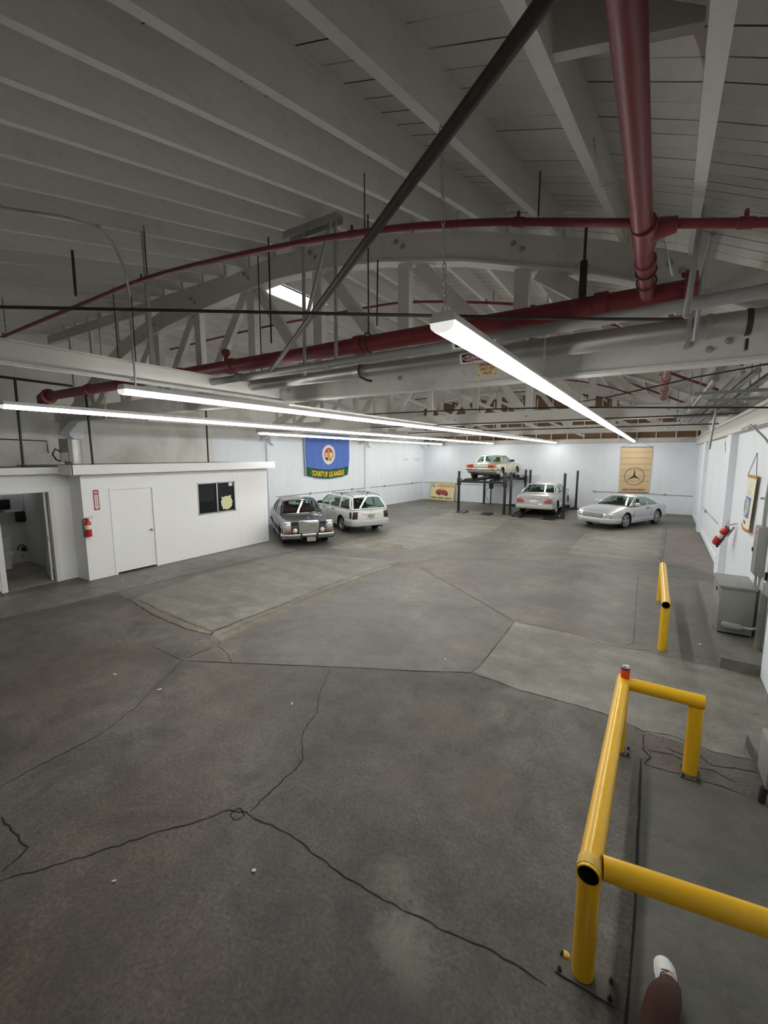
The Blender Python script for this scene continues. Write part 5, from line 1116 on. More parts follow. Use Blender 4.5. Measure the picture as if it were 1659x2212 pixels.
m = MB(); yz(m, [(-.33, .40), (.33, .40), (.35, .83), (.30, .885), (-.30, .885), (-.35, .83)], X - .05, X + .05); g = part(m, 'grille_shell', 'chrome', r1, bev=.012)
m = MB(); yz(m, [(-.285, .43), (.285, .43), (.30, .80), (-.30, .80)], X + .045, X + .055); part(m, 'grille', 'grayenamel', g)
m = MB()
for z in (.51, .58, .65, .72): m.mm((X + .052, -.285, z - .006), (X + .062, .285, z + .006))
for k in range(9):
    y = -.26 + k * .065; m.mm((X + .052, y - .002, .43), (X + .055, y + .002, .80))
m.mm((X + .05, -.008, .43), (X + .066, .008, .80)); part(m, 'grille_bars', 'chrome', g)
m = MB(); star(m, None, .045, at(2.17, 0, .955, FACE_F)); m.tube([(2.17, 0, .88), (2.17, 0, .915)], .006, 6); part(m, 'hood_ornament', 'chrome', r1, 60)
for s in (-1, 1):
    m = MB(); cy = s * .715
    q = [(cy - .135, .47), (cy + .135, .47), (cy + .135, .80), (cy + .10, .865), (cy - .10, .865), (cy - .135, .80)]
    yz(m, q, X - .12, X + .015); hl = part(m, 'headlamp_housing', 'chrome', r1, bev=.02)
    m = MB(); lamp(m, (X + .01, cy, .70), FACE_F, .108, .04); part(m, 'headlamp', 'headlamp', hl, 60)
    m = MB(); m.mm((X + .005, cy - .115, .485), (X + .035, cy + .115, .575)); part(m, 'turn_signal', 'amberdull', hl, bev=.015)
    m = MB(); m.mm((X - .03, min(s * .36, s * .57), .46), (X + .005, max(s * .36, s * .57), .83)); gp = part(m, 'side_grille', 'black', r1)
    m = MB(); m.mm((X, min(s * .36, s * .57), .70), (X + .015, max(s * .36, s * .57), .712)); m.mm((X, min(s * .36, s * .57), .64), (X + .012, max(s * .36, s * .57), .65)); part(m, 'grille_bars', 'chrome', gp)
    m = MB(); lamp(m, (X + .03, s * .465, .545), FACE_F, .082, .05); m.lathe([(.086, -.06), (.086, 0.002)], 18, at(X + .03, s * .465, .545, FACE_F), 0); part(m, 'fog_lamp', 'headlamp', r1, 60)
    m = MB(); m.box((1.98, s * .872, .60), (.12, .012, .07)); part(m, 'side_marker', 'amber', r1, bev=.005)
    m = MB(); m.tube([(x, s * (interp(c1['hw'], x) + .004), .63) for x in [-2.2 + .11 * k for k in range(40)]], .010, 6); m.tube([(x, s * (interp(c1['hw'], x) - .008), .275) for x in [-1.0 + .1 * k for k in range(21)]], .018, 6); part(m, 'chrome_strip', 'chrome', r1, 60)
m = MB(); m.sweep([(1.75, .88, .40), (2.12, .90, .40), (2.26, .84, .40), (2.31, .6, .40), (2.33, 0, .40), (2.31, -.6, .40), (2.26, -.84, .40), (2.12, -.90, .40), (1.75, -.88, .40)], .05, .09); fb = part(m, 'front_bumper', 'chrome', r1, 50, bev=.02)
m = MB()
for s in (-1, 1): m.sweep([(1.8, s * .885, .305), (2.12, s * .895, .305), (2.25, s * .83, .305), (2.30, s * .6, .305), (2.315, s * .26, .305)], .045, .075)
part(m, 'lower_bumper', 'blacksteel', fb, 50)
m = MB()
for s in (-1, 1): m.sweep([(2.13, s * .90, .325), (2.275, s * .845, .325), (2.325, s * .6, .325), (2.342, s * .26, .325)], .012, .018)
part(m, 'bumper_trim', 'chrome', fb, 50)
for s in (-1, 1):
    m = MB(); m.mm((2.30, s * .27 - .03, .26), (2.39, s * .27 + .03, .47)); part(m, 'bumper_guard', 'rubber', fb, bev=.02)
plate(r1, (2.345, .06, .26), FACE_F, .30, .15, 'plate')
m = MB(); m.sweep([(-1.9, .87, .45), (-2.3, .86, .45), (-2.45, .7, .45), (-2.5, 0, .45), (-2.45, -.7, .45), (-2.3, -.86, .45), (-1.9, -.87, .45)], .05, .12); part(m, 'rear_bumper', 'chrome', r1, 50)
for s in (-1, 1):
    m = MB(); m.mm((-2.44, s * .62 - .16, .62), (-2.36, s * .62 + .16, .76)); part(m, 'tail_light', 'taillight', r1)
m = MB(); m.beam((.83, -.45, .952), (.86, .1, .955), .012, .012); m.beam((.83, .1, .952), (.86, .6, .95), .012, .012); part(m, 'wipers', 'chrome', r1)
m = MB(); m.mm((.45, .42, .945), (.62, .6, .955)); part(m, 'dash_paper', 'paper', r1)
m = MB(); m.box((.22, 0, 1.33), (.02, .24, .06)); part(m, 'rear_view_mirror', 'black', r1)
place(r1, -10.63, 11.24, 0, math.radians(-38))

# --- white wagon, tail to the viewer
c2 = dict(paint='p_white', trimmat='seatdark', wr=.315, rim=.205, track=.72, xf=1.42, xr=-1.38, waist=.62, tumble=.93, rimstyle='multi',
    hw=[(-2.34, .74), (-2.30, .80), (-2.1, .85), (-1.2, .872), (.9, .872), (1.8, .85), (2.2, .78), (2.34, .66)],
    top=[(-2.34, .93), (-2.28, .96), (-1.0, .96), (.75, .965), (1.0, .97), (1.8, .87), (2.25, .76), (2.34, .70)],
    sh=[(-2.34, .91), (-2.2, .935), (.7, .93), (1.3, .90), (2.1, .80), (2.34, .68)],
    bot=[(-2.34, .34), (-2.1, .26), (-1.8, .22), (1.8, .22), (2.2, .26), (2.34, .34)],
    xa=.95, xb=.30, xc=-1.92, xd=-2.26, zbf=.955, zbr=.95, zr=1.42, wb=.81, wrf=.64, crown=.05, pillars=[(0, .05), (.31, .34), (.625, .655), (.97, 1)], seats=[(.0, False), (-.9, True)], bulge=.16, rbulge=.10, seatdrop=.24, rdrop=.02, arc=.035)
r2 = thing('wagon_car', 'white station wagon with dark tail lights and roof rails', 'car', (0, 0, 0))
body_mesh('body', c2, r2)
for ax in (c2['xf'], c2['xr']):
    for s in (-1, 1): wheel(c2, r2, ax, s)
sd, ws_, rw_ = car_glasshouse(c2, r2); mirrors(c2, r2, 'black', .62, 1.03); handles(c2, r2, (-.62, .28), .86, 'black', .868)
seam(r2, c2, ((.95, .3, .92), (-.02, .3, .92), (-.85, .6, .92)))
X = -2.35
for s in (-1, 1):
    m = MB(); q = [(s * .80, .60), (s * .60, .60), (s * .585, .88), (s * .77, .88)]; m.prism(q, X - .02, X + .14, 'x'); tlx = part(m, 'tail_light', 'taildark', r2, bev=.012)
    m = MB(); m.mm((X + .10, min(s * .795, s * .842), .61), (X + .22, max(s * .795, s * .842), .87)); part(m, 'tail_light_side', 'taildark', tlx, bev=.01)
    m = MB(); m.tube([(-1.98, s * .595, 1.43), (-1.90, s * .60, 1.475), (-1.0, s * .615, 1.515), (-.1, s * .605, 1.50), (0.02, s * .60, 1.45)], .012, 8)
    for x in (-1.0,): m.mm((x - .05, s * .61 - .012, 1.44), (x + .05, s * .61 + .012, 1.51))
    part(m, 'roof_rail', 'black', r2, 50)
m = MB()
for k in range(5): y = -.36 + k * .18; m.tube([(-1.75, y, 1.487), (-1.0, y, 1.505), (-.2, y, 1.502)], .008, 5)
part(m, 'roof_ribs', 'rubber', r2)
m = MB(); m.prism([(-.60, .56), (.60, .56), (.58, .90), (-.58, .90)], X - .012, X + .02, 'x'); tg = part(m, 'tailgate', 'p_white', r2, bev=.01)
m = MB(); m.mm((X - .045, -.37, .775), (X - .005, .37, .80)); part(m, 'tailgate_handle', 'p_white', tg, bev=.006)
m = MB(); star(m, None, .045, at(X - .014, 0, .865, FACE_R)); part(m, 'star_emblem', 'chrome', tg, 60)
plate(r2, (X - .013, 0, .68), FACE_R, .31, .15, 'cladding', '6WSY 743', 'blackink')
m = MB(); m.lathe([(.02, 0), (.02, .015), (0, .02)], 10, at(X - .01, 0, .585, FACE_R)); part(m, 'lock_button', 'black', tg)
m = MB(); m.sweep([(-1.72, .855, .43), (-2.1, .865, .43), (-2.3, .82, .43), (-2.40, .66, .43), (-2.43, 0, .43), (-2.40, -.66, .43), (-2.3, -.82, .43), (-2.1, -.865, .43), (-1.72, -.855, .43)], .06, .24); part(m, 'rear_bumper', 'cladding', r2, 50, bev=.025)
m = MB(); m.sweep([(1.75, .85, .40), (2.15, .83, .40), (2.36, .66, .40), (2.42, 0, .40), (2.36, -.66, .40), (2.15, -.83, .40), (1.75, -.85, .40)], .06, .24); part(m, 'front_bumper', 'cladding', r2, 50, bev=.025)
for s in (-1, 1):
    m = MB(); m.prism([(-1.02, .25), (1.02, .25), (1.02, .40), (-1.02, .40)], s * .865, s * .883, 'y'); part(m, 'side_cladding', 'cladding', r2, bev=.006)
    m = MB(); lamp(m, (2.30, s * .55, .66), FACE_F, .09); part(m, 'headlamp', 'headlamp', r2)
m = MB(); m.tube([rw_(.90, .12) - Vector((.02, 0, 0)), rw_(.2, .11) - Vector((.02, 0, 0))], .01, 6); m.tube([rw_(0, .05) - Vector((.03, 0, 0)), rw_(-.5, .16) - Vector((.02, 0, 0))], .008, 5); part(m, 'rear_wiper', 'black', r2)
m = MB(); m.tube([(-2.3, -.45, .27), (-2.46, -.45, .26)], .03, 10); part(m, 'exhaust_pipe', 'rust', r2)
m = MB(); m.mm((-2.02, -.55, .965), (-1.85, -.1, 1.0)); part(m, 'parcel', 'paper', r2)
m = MB(); m.lathe([(.03, 0), (.03, .02), (.01, .03), (0, .03)], 10, Matrix.Translation((-2.0, 0, 1.475))); part(m, 'roof_antenna', 'black', r2)
place(r2, -10.54, 13.86, 0, math.radians(153))

# --- champagne coupe on the raised lift, tail to the viewer
c3 = dict(paint='p_champ', trimmat='seattan', wr=.315, rim=.195, track=.725, xf=1.28, xr=-1.18, waist=.60, tumble=.90, rimstyle='five', rimmat='chrome',
    hw=[(-2.10, .78), (-2.02, .83), (-1.6, .87), (-.8, .885), (.9, .89), (1.8, .87), (2.15, .80), (2.25, .70)],
    top=[(-2.10, .84), (-2.0, .88), (-1.3, .93), (-.9, .93), (.6, .93), (1.2, .92), (2.0, .83), (2.25, .70)],
    sh=[(-2.10, .80), (-2.0, .83), (-1.3, .88), (-.6, .87), (.6, .88), (1.3, .87), (2.05, .80), (2.25, .68)],
    bot=[(-2.10, .44), (-1.95, .34), (-1.6, .26), (1.6, .24), (2.1, .3), (2.25, .40)],
    xa=.62, xb=.12, xc=-.66, xd=-1.04, zbf=.90, zbr=.90, zr=1.27, wb=.76, wrf=.62, crown=.045, pillars=[(0, .05), (.27, .31), (.97, 1)], seats=[(-.45, False)], trim=True, seatdrop=.12, rbulge=.06, roofmat='p_champ', arc=.0)
r3 = thing('coupe_car', 'champagne coupe standing on the raised car lift', 'car', (0, 0, 0))
body_mesh('body', c3, r3)
for ax in (c3['xf'], c3['xr']):
    for s in (-1, 1): wheel(c3, r3, ax, s)
car_glasshouse(c3, r3); mirrors(c3, r3, 'black', .40, 1.0); handles(c3, r3, (-.25,), .78, 'chrome', .885); seam(r3, c3, ((.55, .3, .87), (-.5, .35, .87)))
X = -2.11
for s in (-1, 1):
    m = MB(); m.mm((X - .03, min(s * .42, s * .72), .66), (X + .06, max(s * .42, s * .72), .815)); tlx = part(m, 'tail_light', 'taillight', r3, bev=.008)
    m = MB(); m.mm((X - .028, min(s * .72, s * .84), .66), (X + .16, max(s * .72, s * .84), .815)); part(m, 'turn_signal', 'amber', tlx, bev=.01)
    m = MB(); m.mm((X - .02, min(s * .36, s * .42), .67), (X + .05, max(s * .36, s * .42), .81)); part(m, 'reverse_light', 'headlamp', tlx)
m = MB(); m.mm((X - .015, -.34, .64), (X + .03, .34, .80)); part(m, 'plate_recess', 'p_champ', r3, bev=.006)
m = MB(); m.tube([(X - .012, -.3, .83), (X - .016, 0, .845), (X - .012, .3, .83)], .01, 6); star(m, None, .04, at(X - .01, .0, .885, FACE_R)); part(m, 'boot_trim', 'chrome', r3, 60)
m = MB(); m.sweep([(-1.55, .895, .56), (-1.9, .895, .56), (-2.10, .85, .56), (-2.17, .6, .56), (-2.19, 0, .56), (-2.17, -.6, .56), (-2.10, -.85, .56), (-1.9, -.895, .56), (-1.55, -.895, .56)], .05, .085); rb = part(m, 'rear_bumper', 'chrome', r3, 50, bev=.018)
m = MB(); m.sweep([(-1.9, .925, .545), (-2.12, .875, .545), (-2.20, .6, .545), (-2.22, 0, .545), (-2.20, -.6, .545), (-2.12, -.875, .545), (-1.9, -.925, .545)], .02, .035); part(m, 'bumper_rubber', 'rubber', rb, 50)
m = MB(); m.sweep([(1.7, .88, .5), (2.1, .84, .5), (2.28, .68, .5), (2.33, 0, .5), (2.28, -.68, .5), (2.1, -.84, .5), (1.7, -.88, .5)], .06, .1); part(m, 'front_bumper', 'chrome', r3, 50, bev=.018)
m = MB()
for y in (.40, .52): m.tube([(-1.9, y, .36), (-2.16, y, .355)], .03, 10)
part(m, 'exhaust_pipe', 'rust', r3)
m = MB(); m.mm((-1.85, -.5, .22), (-1.2, .3, .34)); m.tube([(-1.5, .45, .28), (1.2, .1, .25)], .04, 10); m.mm((-1.25, -.7, .25), (-1.1, .7, .33)); part(m, 'underbody', 'rust', r3)
place(r3, -7.1, 22.45, 1.62, PI / 2 - .05)

# --- silver sedan on the lowered lift, tail to the viewer
c4 = dict(paint='p_silver', trimmat='seatdark', wr=.335, rim=.225, track=.775, xf=1.52, xr=-1.52, waist=.66, tumble=.92, rimstyle='five',
    hw=[(-2.52, .78), (-2.46, .86), (-2.2, .92), (-1.2, .94), (1.0, .94), (1.9, .92), (2.35, .84), (2.52, .70)],
    top=[(-2.52, .98), (-2.44, 1.02), (-1.9, 1.05), (-1.4, 1.03), (.9, 1.0), (1.3, 1.01), (2.1, .90), (2.52, .74)],
    sh=[(-2.52, .94), (-2.42, .98), (-1.9, 1.0), (.8, .97), (1.4, .95), (2.2, .84), (2.52, .70)],
    bot=[(-2.52, .36), (-2.3, .27), (-1.9, .23), (1.9, .23), (2.35, .27), (2.52, .36)],
    xa=1.12, xb=.42, xc=-.95, xd=-1.72, zbf=1.0, zbr=1.02, zr=1.44, wb=.87, wrf=.66, crown=.05, pillars=[(0, .17), (.47, .50), (.97, 1)], seats=[(.15, False), (-.85, True)], bulge=.16, rbulge=.12, seatdrop=.28)
r4 = thing('sedan_car', 'big silver sedan parked on the lowered car lift', 'car', (0, 0, 0))
body_mesh('body', c4, r4)
for ax in (c4['xf'], c4['xr']):
    for s in (-1, 1): wheel(c4, r4, ax, s)
car_glasshouse(c4, r4); mirrors(c4, r4, 'p_silver', .82, 1.09); handles(c4, r4, (-.62, .35), .88, 'p_silver', .938); seam(r4, c4, ((1.05, .3, .97), (-.02, .3, .97), (-1.1, .6, .97)))
X = -2.53
for s in (-1, 1):
    m = MB(); q = [(s * .84, .62), (s * .45, .62), (s * .60, .83), (s * .83, .83)]; m.prism(q, X - .02, X + .16, 'x'); tlx = part(m, 'tail_light', 'taillight', r4, bev=.01)
    m = MB(); m.prism([(s * .835, .755), (s * .555, .755), (s * .57, .775), (s * .835, .775)], X - .024, X - .018, 'x'); m.prism([(s * .835, .675), (s * .50, .675), (s * .515, .69), (s * .835, .69)], X - .024, X - .018, 'x'); part(m, 'lens_rib', 'p_silver', tlx)
m = MB(); yz(m, [(-.31, .60), (.31, .60), (.28, .78), (-.28, .78)], X - .012, X + .03); part(m, 'plate_panel', 'p_silver', r4, bev=.01)
plate(r4, (X - .014, .02, .695), FACE_R, .31, .14, 'paper', None)
m = MB(); m.mm((X - .035, -.33, .80), (X, .33, .825)); star(m, None, .045, at(X - .002, 0, .905, FACE_R)); part(m, 'boot_trim', 'chrome', r4, 60)
m = MB(); m.sweep([(-1.95, .925, .44), (-2.3, .925, .44), (-2.52, .86, .44), (-2.60, .66, .44), (-2.62, 0, .44), (-2.60, -.66, .44), (-2.52, -.86, .44), (-2.3, -.925, .44), (-1.95, -.925, .44)], .07, .24); rb = part(m, 'rear_bumper', 'p_silver', r4, 50, bev=.03)
m = MB(); m.sweep([(-2.35, .955, .555), (-2.55, .88, .555), (-2.63, .66, .555), (-2.65, 0, .555), (-2.63, -.66, .555), (-2.55, -.88, .555), (-2.35, -.955, .555)], .03, .05); part(m, 'bumper_strip', 'chrome', rb, 50, bev=.01)
m = MB(); m.sweep([(1.95, .92, .42), (2.35, .86, .42), (2.54, .68, .42), (2.60, 0, .42), (2.54, -.68, .42), (2.35, -.86, .42), (1.95, -.92, .42)], .06, .24); part(m, 'front_bumper', 'p_silver', r4, 50, bev=.025)
for s in (-1, 1):
    m = MB(); m.prism([(-1.12, .27), (1.12, .27), (1.12, .55), (-1.12, .55)], s * .932, s * .95, 'y'); part(m, 'side_cladding', 'p_silver', r4, bev=.006)
place(r4, -4.47, 22.33, 0.12, PI / 2)

# --- silver coupe by the back wall, nose to the viewer
c5 = dict(paint='p_silver2', trimmat='seatdark', wr=.32, rim=.245, track=.765, xf=1.26, xr=-1.255, waist=.60, tumble=.91, rimstyle='mono', rimmat='galv',
    hw=[(-2.12, .74), (-2.05, .82), (-1.7, .885), (-1.0, .905), (.9, .905), (1.5, .90), (1.95, .865), (2.18, .80), (2.26, .74)],
    top=[(-2.12, .86), (-2.04, .90), (-1.5, .95), (-1.0, .93), (.6, .90), (.95, .905), (1.5, .86), (2.05, .765), (2.2, .72), (2.26, .68)],
    sh=[(-2.12, .82), (-2.0, .87), (-1.4, .90), (.6, .865), (1.2, .85), (1.8, .785), (2.15, .71), (2.26, .64)],
    bot=[(-2.12, .36), (-1.95, .25), (-1.6, .20), (1.6, .19), (2.1, .20), (2.26, .26)],
    xa=.80, xb=.05, xc=-.60, xd=-1.40, zbf=.90, zbr=.90, zr=1.25, wb=.80, wrf=.58, crown=.05, pillars=[(0, .06), (.40, .43), (.965, 1)], seats=[(-.32, False)], bulge=.20, rbulge=.14, seatdrop=.17, arc=.03)
r5 = thing('coupe_car', 'silver coupe with star in the grille by the back wall', 'car', (0, 0, 0))
body_mesh('body', c5, r5)
for ax in (c5['xf'], c5['xr']):
    for s in (-1, 1): wheel(c5, r5, ax, s)
car_glasshouse(c5, r5); mirrors(c5, r5, 'p_silver2', .52, .98); handles(c5, r5, (-.35,), .77, 'black', .902); seam(r5, c5, ((.72, .25, .86), (-.62, .3, .88)))
X = 2.27
m = MB(); yz(m, [(-.40, .475), (.40, .475), (.44, .645), (-.44, .645)], X - .1, X + .035); g = part(m, 'grille', 'grayenamel', r5, bev=.02)
m = MB()
for z in (.50, .53, .56, .59, .62): m.mm((X + .03, -.42, z - .004), (X + .036, .42, z + .004))
star(m, None, .095, at(X + .037, 0, .56, FACE_F), .012); part(m, 'star_emblem', 'chrome', g, 60)
for s in (-1, 1):
    m = MB(); m.loft([[Vector((x, s * y, z)) for x, y, z in ring] for ring in (((2.30, .455, .475), (2.27, .455, .66), (2.0, .455, .70), (2.0, .455, .47)), ((2.28, .62, .475), (2.24, .62, .66), (2.0, .62, .70), (2.0, .62, .47)), ((2.20, .765, .475), (2.15, .755, .655), (1.95, .77, .68), (1.95, .77, .47)), ((2.04, .85, .48), (2.0, .84, .645), (1.88, .84, .65), (1.88, .85, .48)))])
    hl = part(m, 'headlamp', 'headlamp', r5, bev=.01)
    m = MB(); lamp(m, (2.275, s * .56, .565), FACE_F, .06, .025); part(m, 'lamp_bulb', 'chrome', hl)
    m = MB(); m.mm((2.27, min(s * .50, s * .66), .29), (2.315, max(s * .50, s * .66), .335)); part(m, 'fog_lamp', 'amber', r5, bev=.006)
    m = MB(); m.tube([(x, s * (interp(c5['hw'], x) + .004), .45) for x in [-.95 + .1 * k for k in range(20)]], .013, 6); part(m, 'side_moulding', 'p_silver2', r5, 60)
    m = MB(); m.prism([(-.9, .20), (.9, .20), (.9, .42), (-.9, .42)], s * .888, s * .908, 'y'); sk = part(m, 'side_skirt', 'p_silver2', r5, bev=.006)
    m = MB()
    for z in (.46, .50, .54): m.box((.80, s * .903, z), (.13, .008, .014))
    part(m, 'fender_vent', 'black', sk)
    m = MB(); m.mm((-2.16, min(s * .42, s * .78), .60), (-2.08, max(s * .42, s * .78), .76)); part(m, 'tail_light', 'taillight', r5, bev=.01)
m = MB(); m.sweep([(1.66, .895, .36), (1.98, .85, .36), (2.22, .74, .36), (2.34, .55, .36), (2.38, 0, .36), (2.34, -.55, .36), (2.22, -.74, .36), (1.98, -.85, .36), (1.66, -.895, .36)], .07, .22); fb = part(m, 'front_bumper', 'p_silver2', r5, 50, bev=.03)
m = MB(); m.sweep([(2.375, .42, .315), (2.405, .2, .315), (2.412, 0, .315), (2.405, -.2, .315), (2.375, -.42, .315)], .02, .055); part(m, 'bumper_grille', 'grayenamel', fb, 50)
m = MB(); m.sweep([(-1.62, .89, .38), (-1.95, .87, .38), (-2.15, .74, .38), (-2.2, 0, .38), (-2.15, -.74, .38), (-1.95, -.87, .38), (-1.62, -.89, .38)], .06, .24); part(m, 'rear_bumper', 'p_silver2', r5, 50, bev=.03)
m = MB(); m.lathe([(.03, 0), (.025, .05), (0, .055)], 10, Matrix.Translation((-1.6, .5, .93))); part(m, 'antenna_base', 'black', r5)
place(r5, -.94, 20.33, 0, math.atan2(-2.11, -1.04))

# ------------------------------------------------------------------ four-post car lifts
def make_lift(nm, label, xa, xb, ya, yb, zrun, cx, half):
    t = thing(nm, label, 'car lift', ((xa + xb) / 2, (ya + yb) / 2, 0), 'four-post car lifts')
    for x in (xa, xb):
        for y in (ya, yb):
            s = 1 if x == xa else -1
            m = MB(); m.mm((x - .05, y - .055, .012), (x + .05, y + .055, 2.02)); po = part(m, 'post', 'blacksteel', t, bev=.008)
            m = MB(); m.mm((x - .11, y - .11, 0), (x + .11, y + .11, .012)); part(m, 'base_plate', 'blacksteel', po)
            m = MB(); m.mm((x - .06, y - .065, 2.02), (x + .06, y + .065, 2.035)); m.tube([(x + s * .02, y - .02, 2.0), (x + s * .03, y - .02, 2.07)], .012, 6); part(m, 'post_cap', 'galv', po)
            m = MB(); m.mm((x - .075, y - .08, zrun - .30), (x + .075, y + .08, zrun + .06)); m.prism([(0, zrun + .06), (s * .22, zrun - .06), (s * .22, zrun - .16), (0, zrun - .16)], y - .06, y + .06, 'y', 0, Matrix.Translation((x + s * .05, 0, 0))); part(m, 'carriage', 'black', po, bev=.006)
            m = MB(); m.lathe([(.035, 0), (.035, .01), (0, .012)], 10, Matrix.Translation((x + s * .13, y - .062, zrun - .03)) @ Matrix.Rotation(PI / 2, 4, 'X')); part(m, 'pulley_cover', 'alu', po)
            m = MB(); m.tube([(x + s * .065, y, zrun + .06), (x + s * .03, y, 2.0)], .005, 5); part(m, 'cable', 'galv', po)
    for y in (ya, yb):
        m = MB(); m.mm((xa + .05, y - .05, zrun - .16), (xb - .05, y + .05, zrun - .05)); part(m, 'cross_beam', 'blacksteel', t, bev=.006)
    for s in (-1, 1):
        m = MB(); x = cx + s * half; m.mm((x - .21, ya - .06, zrun - .06), (x + .21, yb - .1, zrun)); m.mm((x - .22, ya - .06, zrun - .1), (x - .2, yb - .1, zrun + .03)); m.mm((x + .2, ya - .06, zrun - .1), (x + .22, yb - .1, zrun + .03)); rn = part(m, 'runway', 'blacksteel', t)
        m = MB(); m.mm((x - .2, yb - .22, zrun), (x + .2, yb - .12, zrun + .12)); part(m, 'wheel_stop', 'black', rn)
    return t
l1 = make_lift('car_lift', 'raised black four-post lift carrying the champagne coupe', -8.27, -5.93, 20.4, 24.3, 1.62, -7.1, .66)
m = MB(); m.mm((-7.95, 24.18, .9), (-7.72, 24.26, 1.4)); m.mm((-7.88, 24.22, 0), (-7.82, 24.27, .9)); part(m, 'power_unit', 'black', l1, bev=.01)
m = MB(); m.tube([(-8.0, 24.2, .95), (-8.1, 24.1, .8), (-8.15, 24.15, .5), (-8.05, 24.2, .3), (-8.0, 24.3, .1)], .012, 6); part(m, 'power_cable', 'rubber', l1)
l2 = make_lift('car_lift', 'lowered black four-post lift under the silver sedan', -5.66, -3.28, 20.45, 24.2, 0.12, -4.47, .71)
def ramp_(x, y0, y1, w, h, label):
    t = thing('lift_ramp', label, 'ramp', (x, (y0 + y1) / 2, 0), 'black lift ramps'); m = MB(); m.prism([(y0, 0.0), (y1, 0.0), (y1, h), (y0, .014)], x - w / 2, x + w / 2, 'x'); part(m, 'ramp_plate', 'blacksteel', t)
    m = MB(); m.mm((x - w / 2, y0 - .012, 0.001), (x + w / 2, y0, .014)); part(m, 'yellow_edge', 'cream', t, label='yellowish front edge')
ramp_(-7.92, 19.45, 20.28, .48, .08, 'loose black ramp on the floor before the left post of the raised lift')
ramp_(-6.60, 19.3, 20.12, .48, .08, 'loose black ramp on the floor before the middle of the raised lift')
ramp_(-5.18, 19.45, 20.38, .44, .11, 'black ramp against the left runway of the lowered lift')
ramp_(-3.76, 19.35, 20.38, .44, .11, 'black ramp against the right runway of the lowered lift')
m = MB(); m.mm((-6.9, 24.0, 0), (-5.75, 24.25, .06)); m.mm((-6.6, 23.85, .06), (-6.2, 24.2, .10)); solo(m, 'drip_tray', 'black', 'low black tray on the floor beneath the raised lift', 'tray')

# ------------------------------------------------------------------ flag, banners, sign
def disc(m, pf, cx, cy, r, z0, z1, mat=0, n=32, sy=1.0, a0=0.0, a1=2 * PI):
    full = a1 - a0 > 6.2
    P = [(cx + r * math.cos(a0 + (a1 - a0) * k / (n if full else n - 1)), cy + sy * r * math.sin(a0 + (a1 - a0) * k / (n if full else n - 1))) for k in range(n)]
    m.loft([[Vector(pf(x, y, z0)) for x, y in P], [Vector(pf(x, y, z1)) for x, y in P]], mat)
def quad(m, pf, x0, y0, x1, y1, z0, z1, mat=0):
    P = [(x0, y0), (x1, y0), (x1, y1), (x0, y1)]
    m.loft([[Vector(pf(x, y, z0)) for x, y in P], [Vector(pf(x, y, z1)) for x, y in P]], mat)
def polyf(m, pf, P, z0, z1, mat=0): m.loft([[Vector(pf(x, y, z0)) for x, y in P], [Vector(pf(x, y, z1)) for x, y in P]], mat)

FC = Vector((xl(15.8) + 0.09, 15.8, 2.75)); fb_ = flat_place(FC, (0.06, 1, 0), (0, 0, 1))
def flag_pf(x, y, z):
    """a hanging cloth: x -1.53..1.53, y -1..+1 (bottom..top); sags in the middle, folds run to the corners"""
    u = x / 1.53; t = (1 - y) / 2
    zz = 1.03 - t * (1.98 - 0.05 * abs(u) + 0.13 * (1 - u * u)) - (0.06 * u if t > .5 else 0) * (t - .5) + t * t * 0.06
    fold = 0.030 * t * math.sin(9.0 * u + 5.0 * t * (1 if u < 0 else -1) + .6) + 0.022 * math.sin(23 * u + 6 * (1 - t) * (-1 if u > 0 else 1)) * (0.25 + t) * min(1, abs(u) * 1.6)
    return fb_(x * (1 - 0.035 * t) - .02 * t, zz, fold + z)
fl = thing('hanging_flag', 'blue and green county flag with a round seal on the left wall', 'flag', (FC.x, FC.y, 1.6))
m = MB(); F = lambda u, v: flag_pf(-1.53 + 3.06 * u, -1 + 2 * v, 0.003)
m.patch(F, 0, 1, .215, 1, 80, 36, .006, 0); m.patch(F, 0, 1, 0, .215, 80, 10, .006, 1); part(m, 'cloth', ['flagblue', 'flaggreen'], fl, 80)
m = MB(); m.tube([flag_pf(-1.53, -1 + 2 * k / 10, 0.004) for k in range(11)], .014, 6); part(m, 'white_hem', 'paper', fl, 60)
def fx_(x, y, z): return flag_pf(x, y, z + .006)
sy = 1.0
m = MB()
def ring_disc(r, z, mat):                                             # finely divided so that it lies on the folds
    n = 36; rr = [0.001] + [r * k / 5 for k in range(1, 6)]; base = len(m.v)
    vs = [fx_(.02 + q * math.cos(2 * PI * k / n), .10 + q * math.sin(2 * PI * k / n) * sy, z) for q in rr for k in range(n)]
    m.add(vs, [(i * n + k, i * n + (k + 1) % n, (i + 1) * n + (k + 1) % n, (i + 1) * n + k) for i in range(5) for k in range(n)], mat)
ring_disc(.455, .004, 1); ring_disc(.445, .006, 0); ring_disc(.315, .009, 2)
def fq(x0, y0, x1, y1, z, mat): m.patch(lambda u, v: fx_(.02 + x0 + (x1 - x0) * u, .10 + y0 + (y1 - y0) * v, z), 0, 1, 0, 1, 6, 6, .001, mat)
fq(-.26, -.10, -.09, .08, .011, 0); fq(.09, -.10, .26, .10, .011, 0); fq(-.22, -.22, -.09, -.14, .011, 3); fq(.09, -.2, .24, -.12, .011, 4)
fq(-.07, -.29, .07, .20, .012, 1); fq(-.045, -.26, .045, .12, .014, 4); fq(-.035, .12, .035, .24, .014, 4); fq(.13, -.06, .21, .02, .013, 4); fq(-.21, -.06, -.14, .04, .013, 5); fq(-.20, .12, -.1, .2, .011, 5); fq(.1, .12, .2, .2, .011, 5); fq(-.1, -.31, .1, -.26, .015, 0)
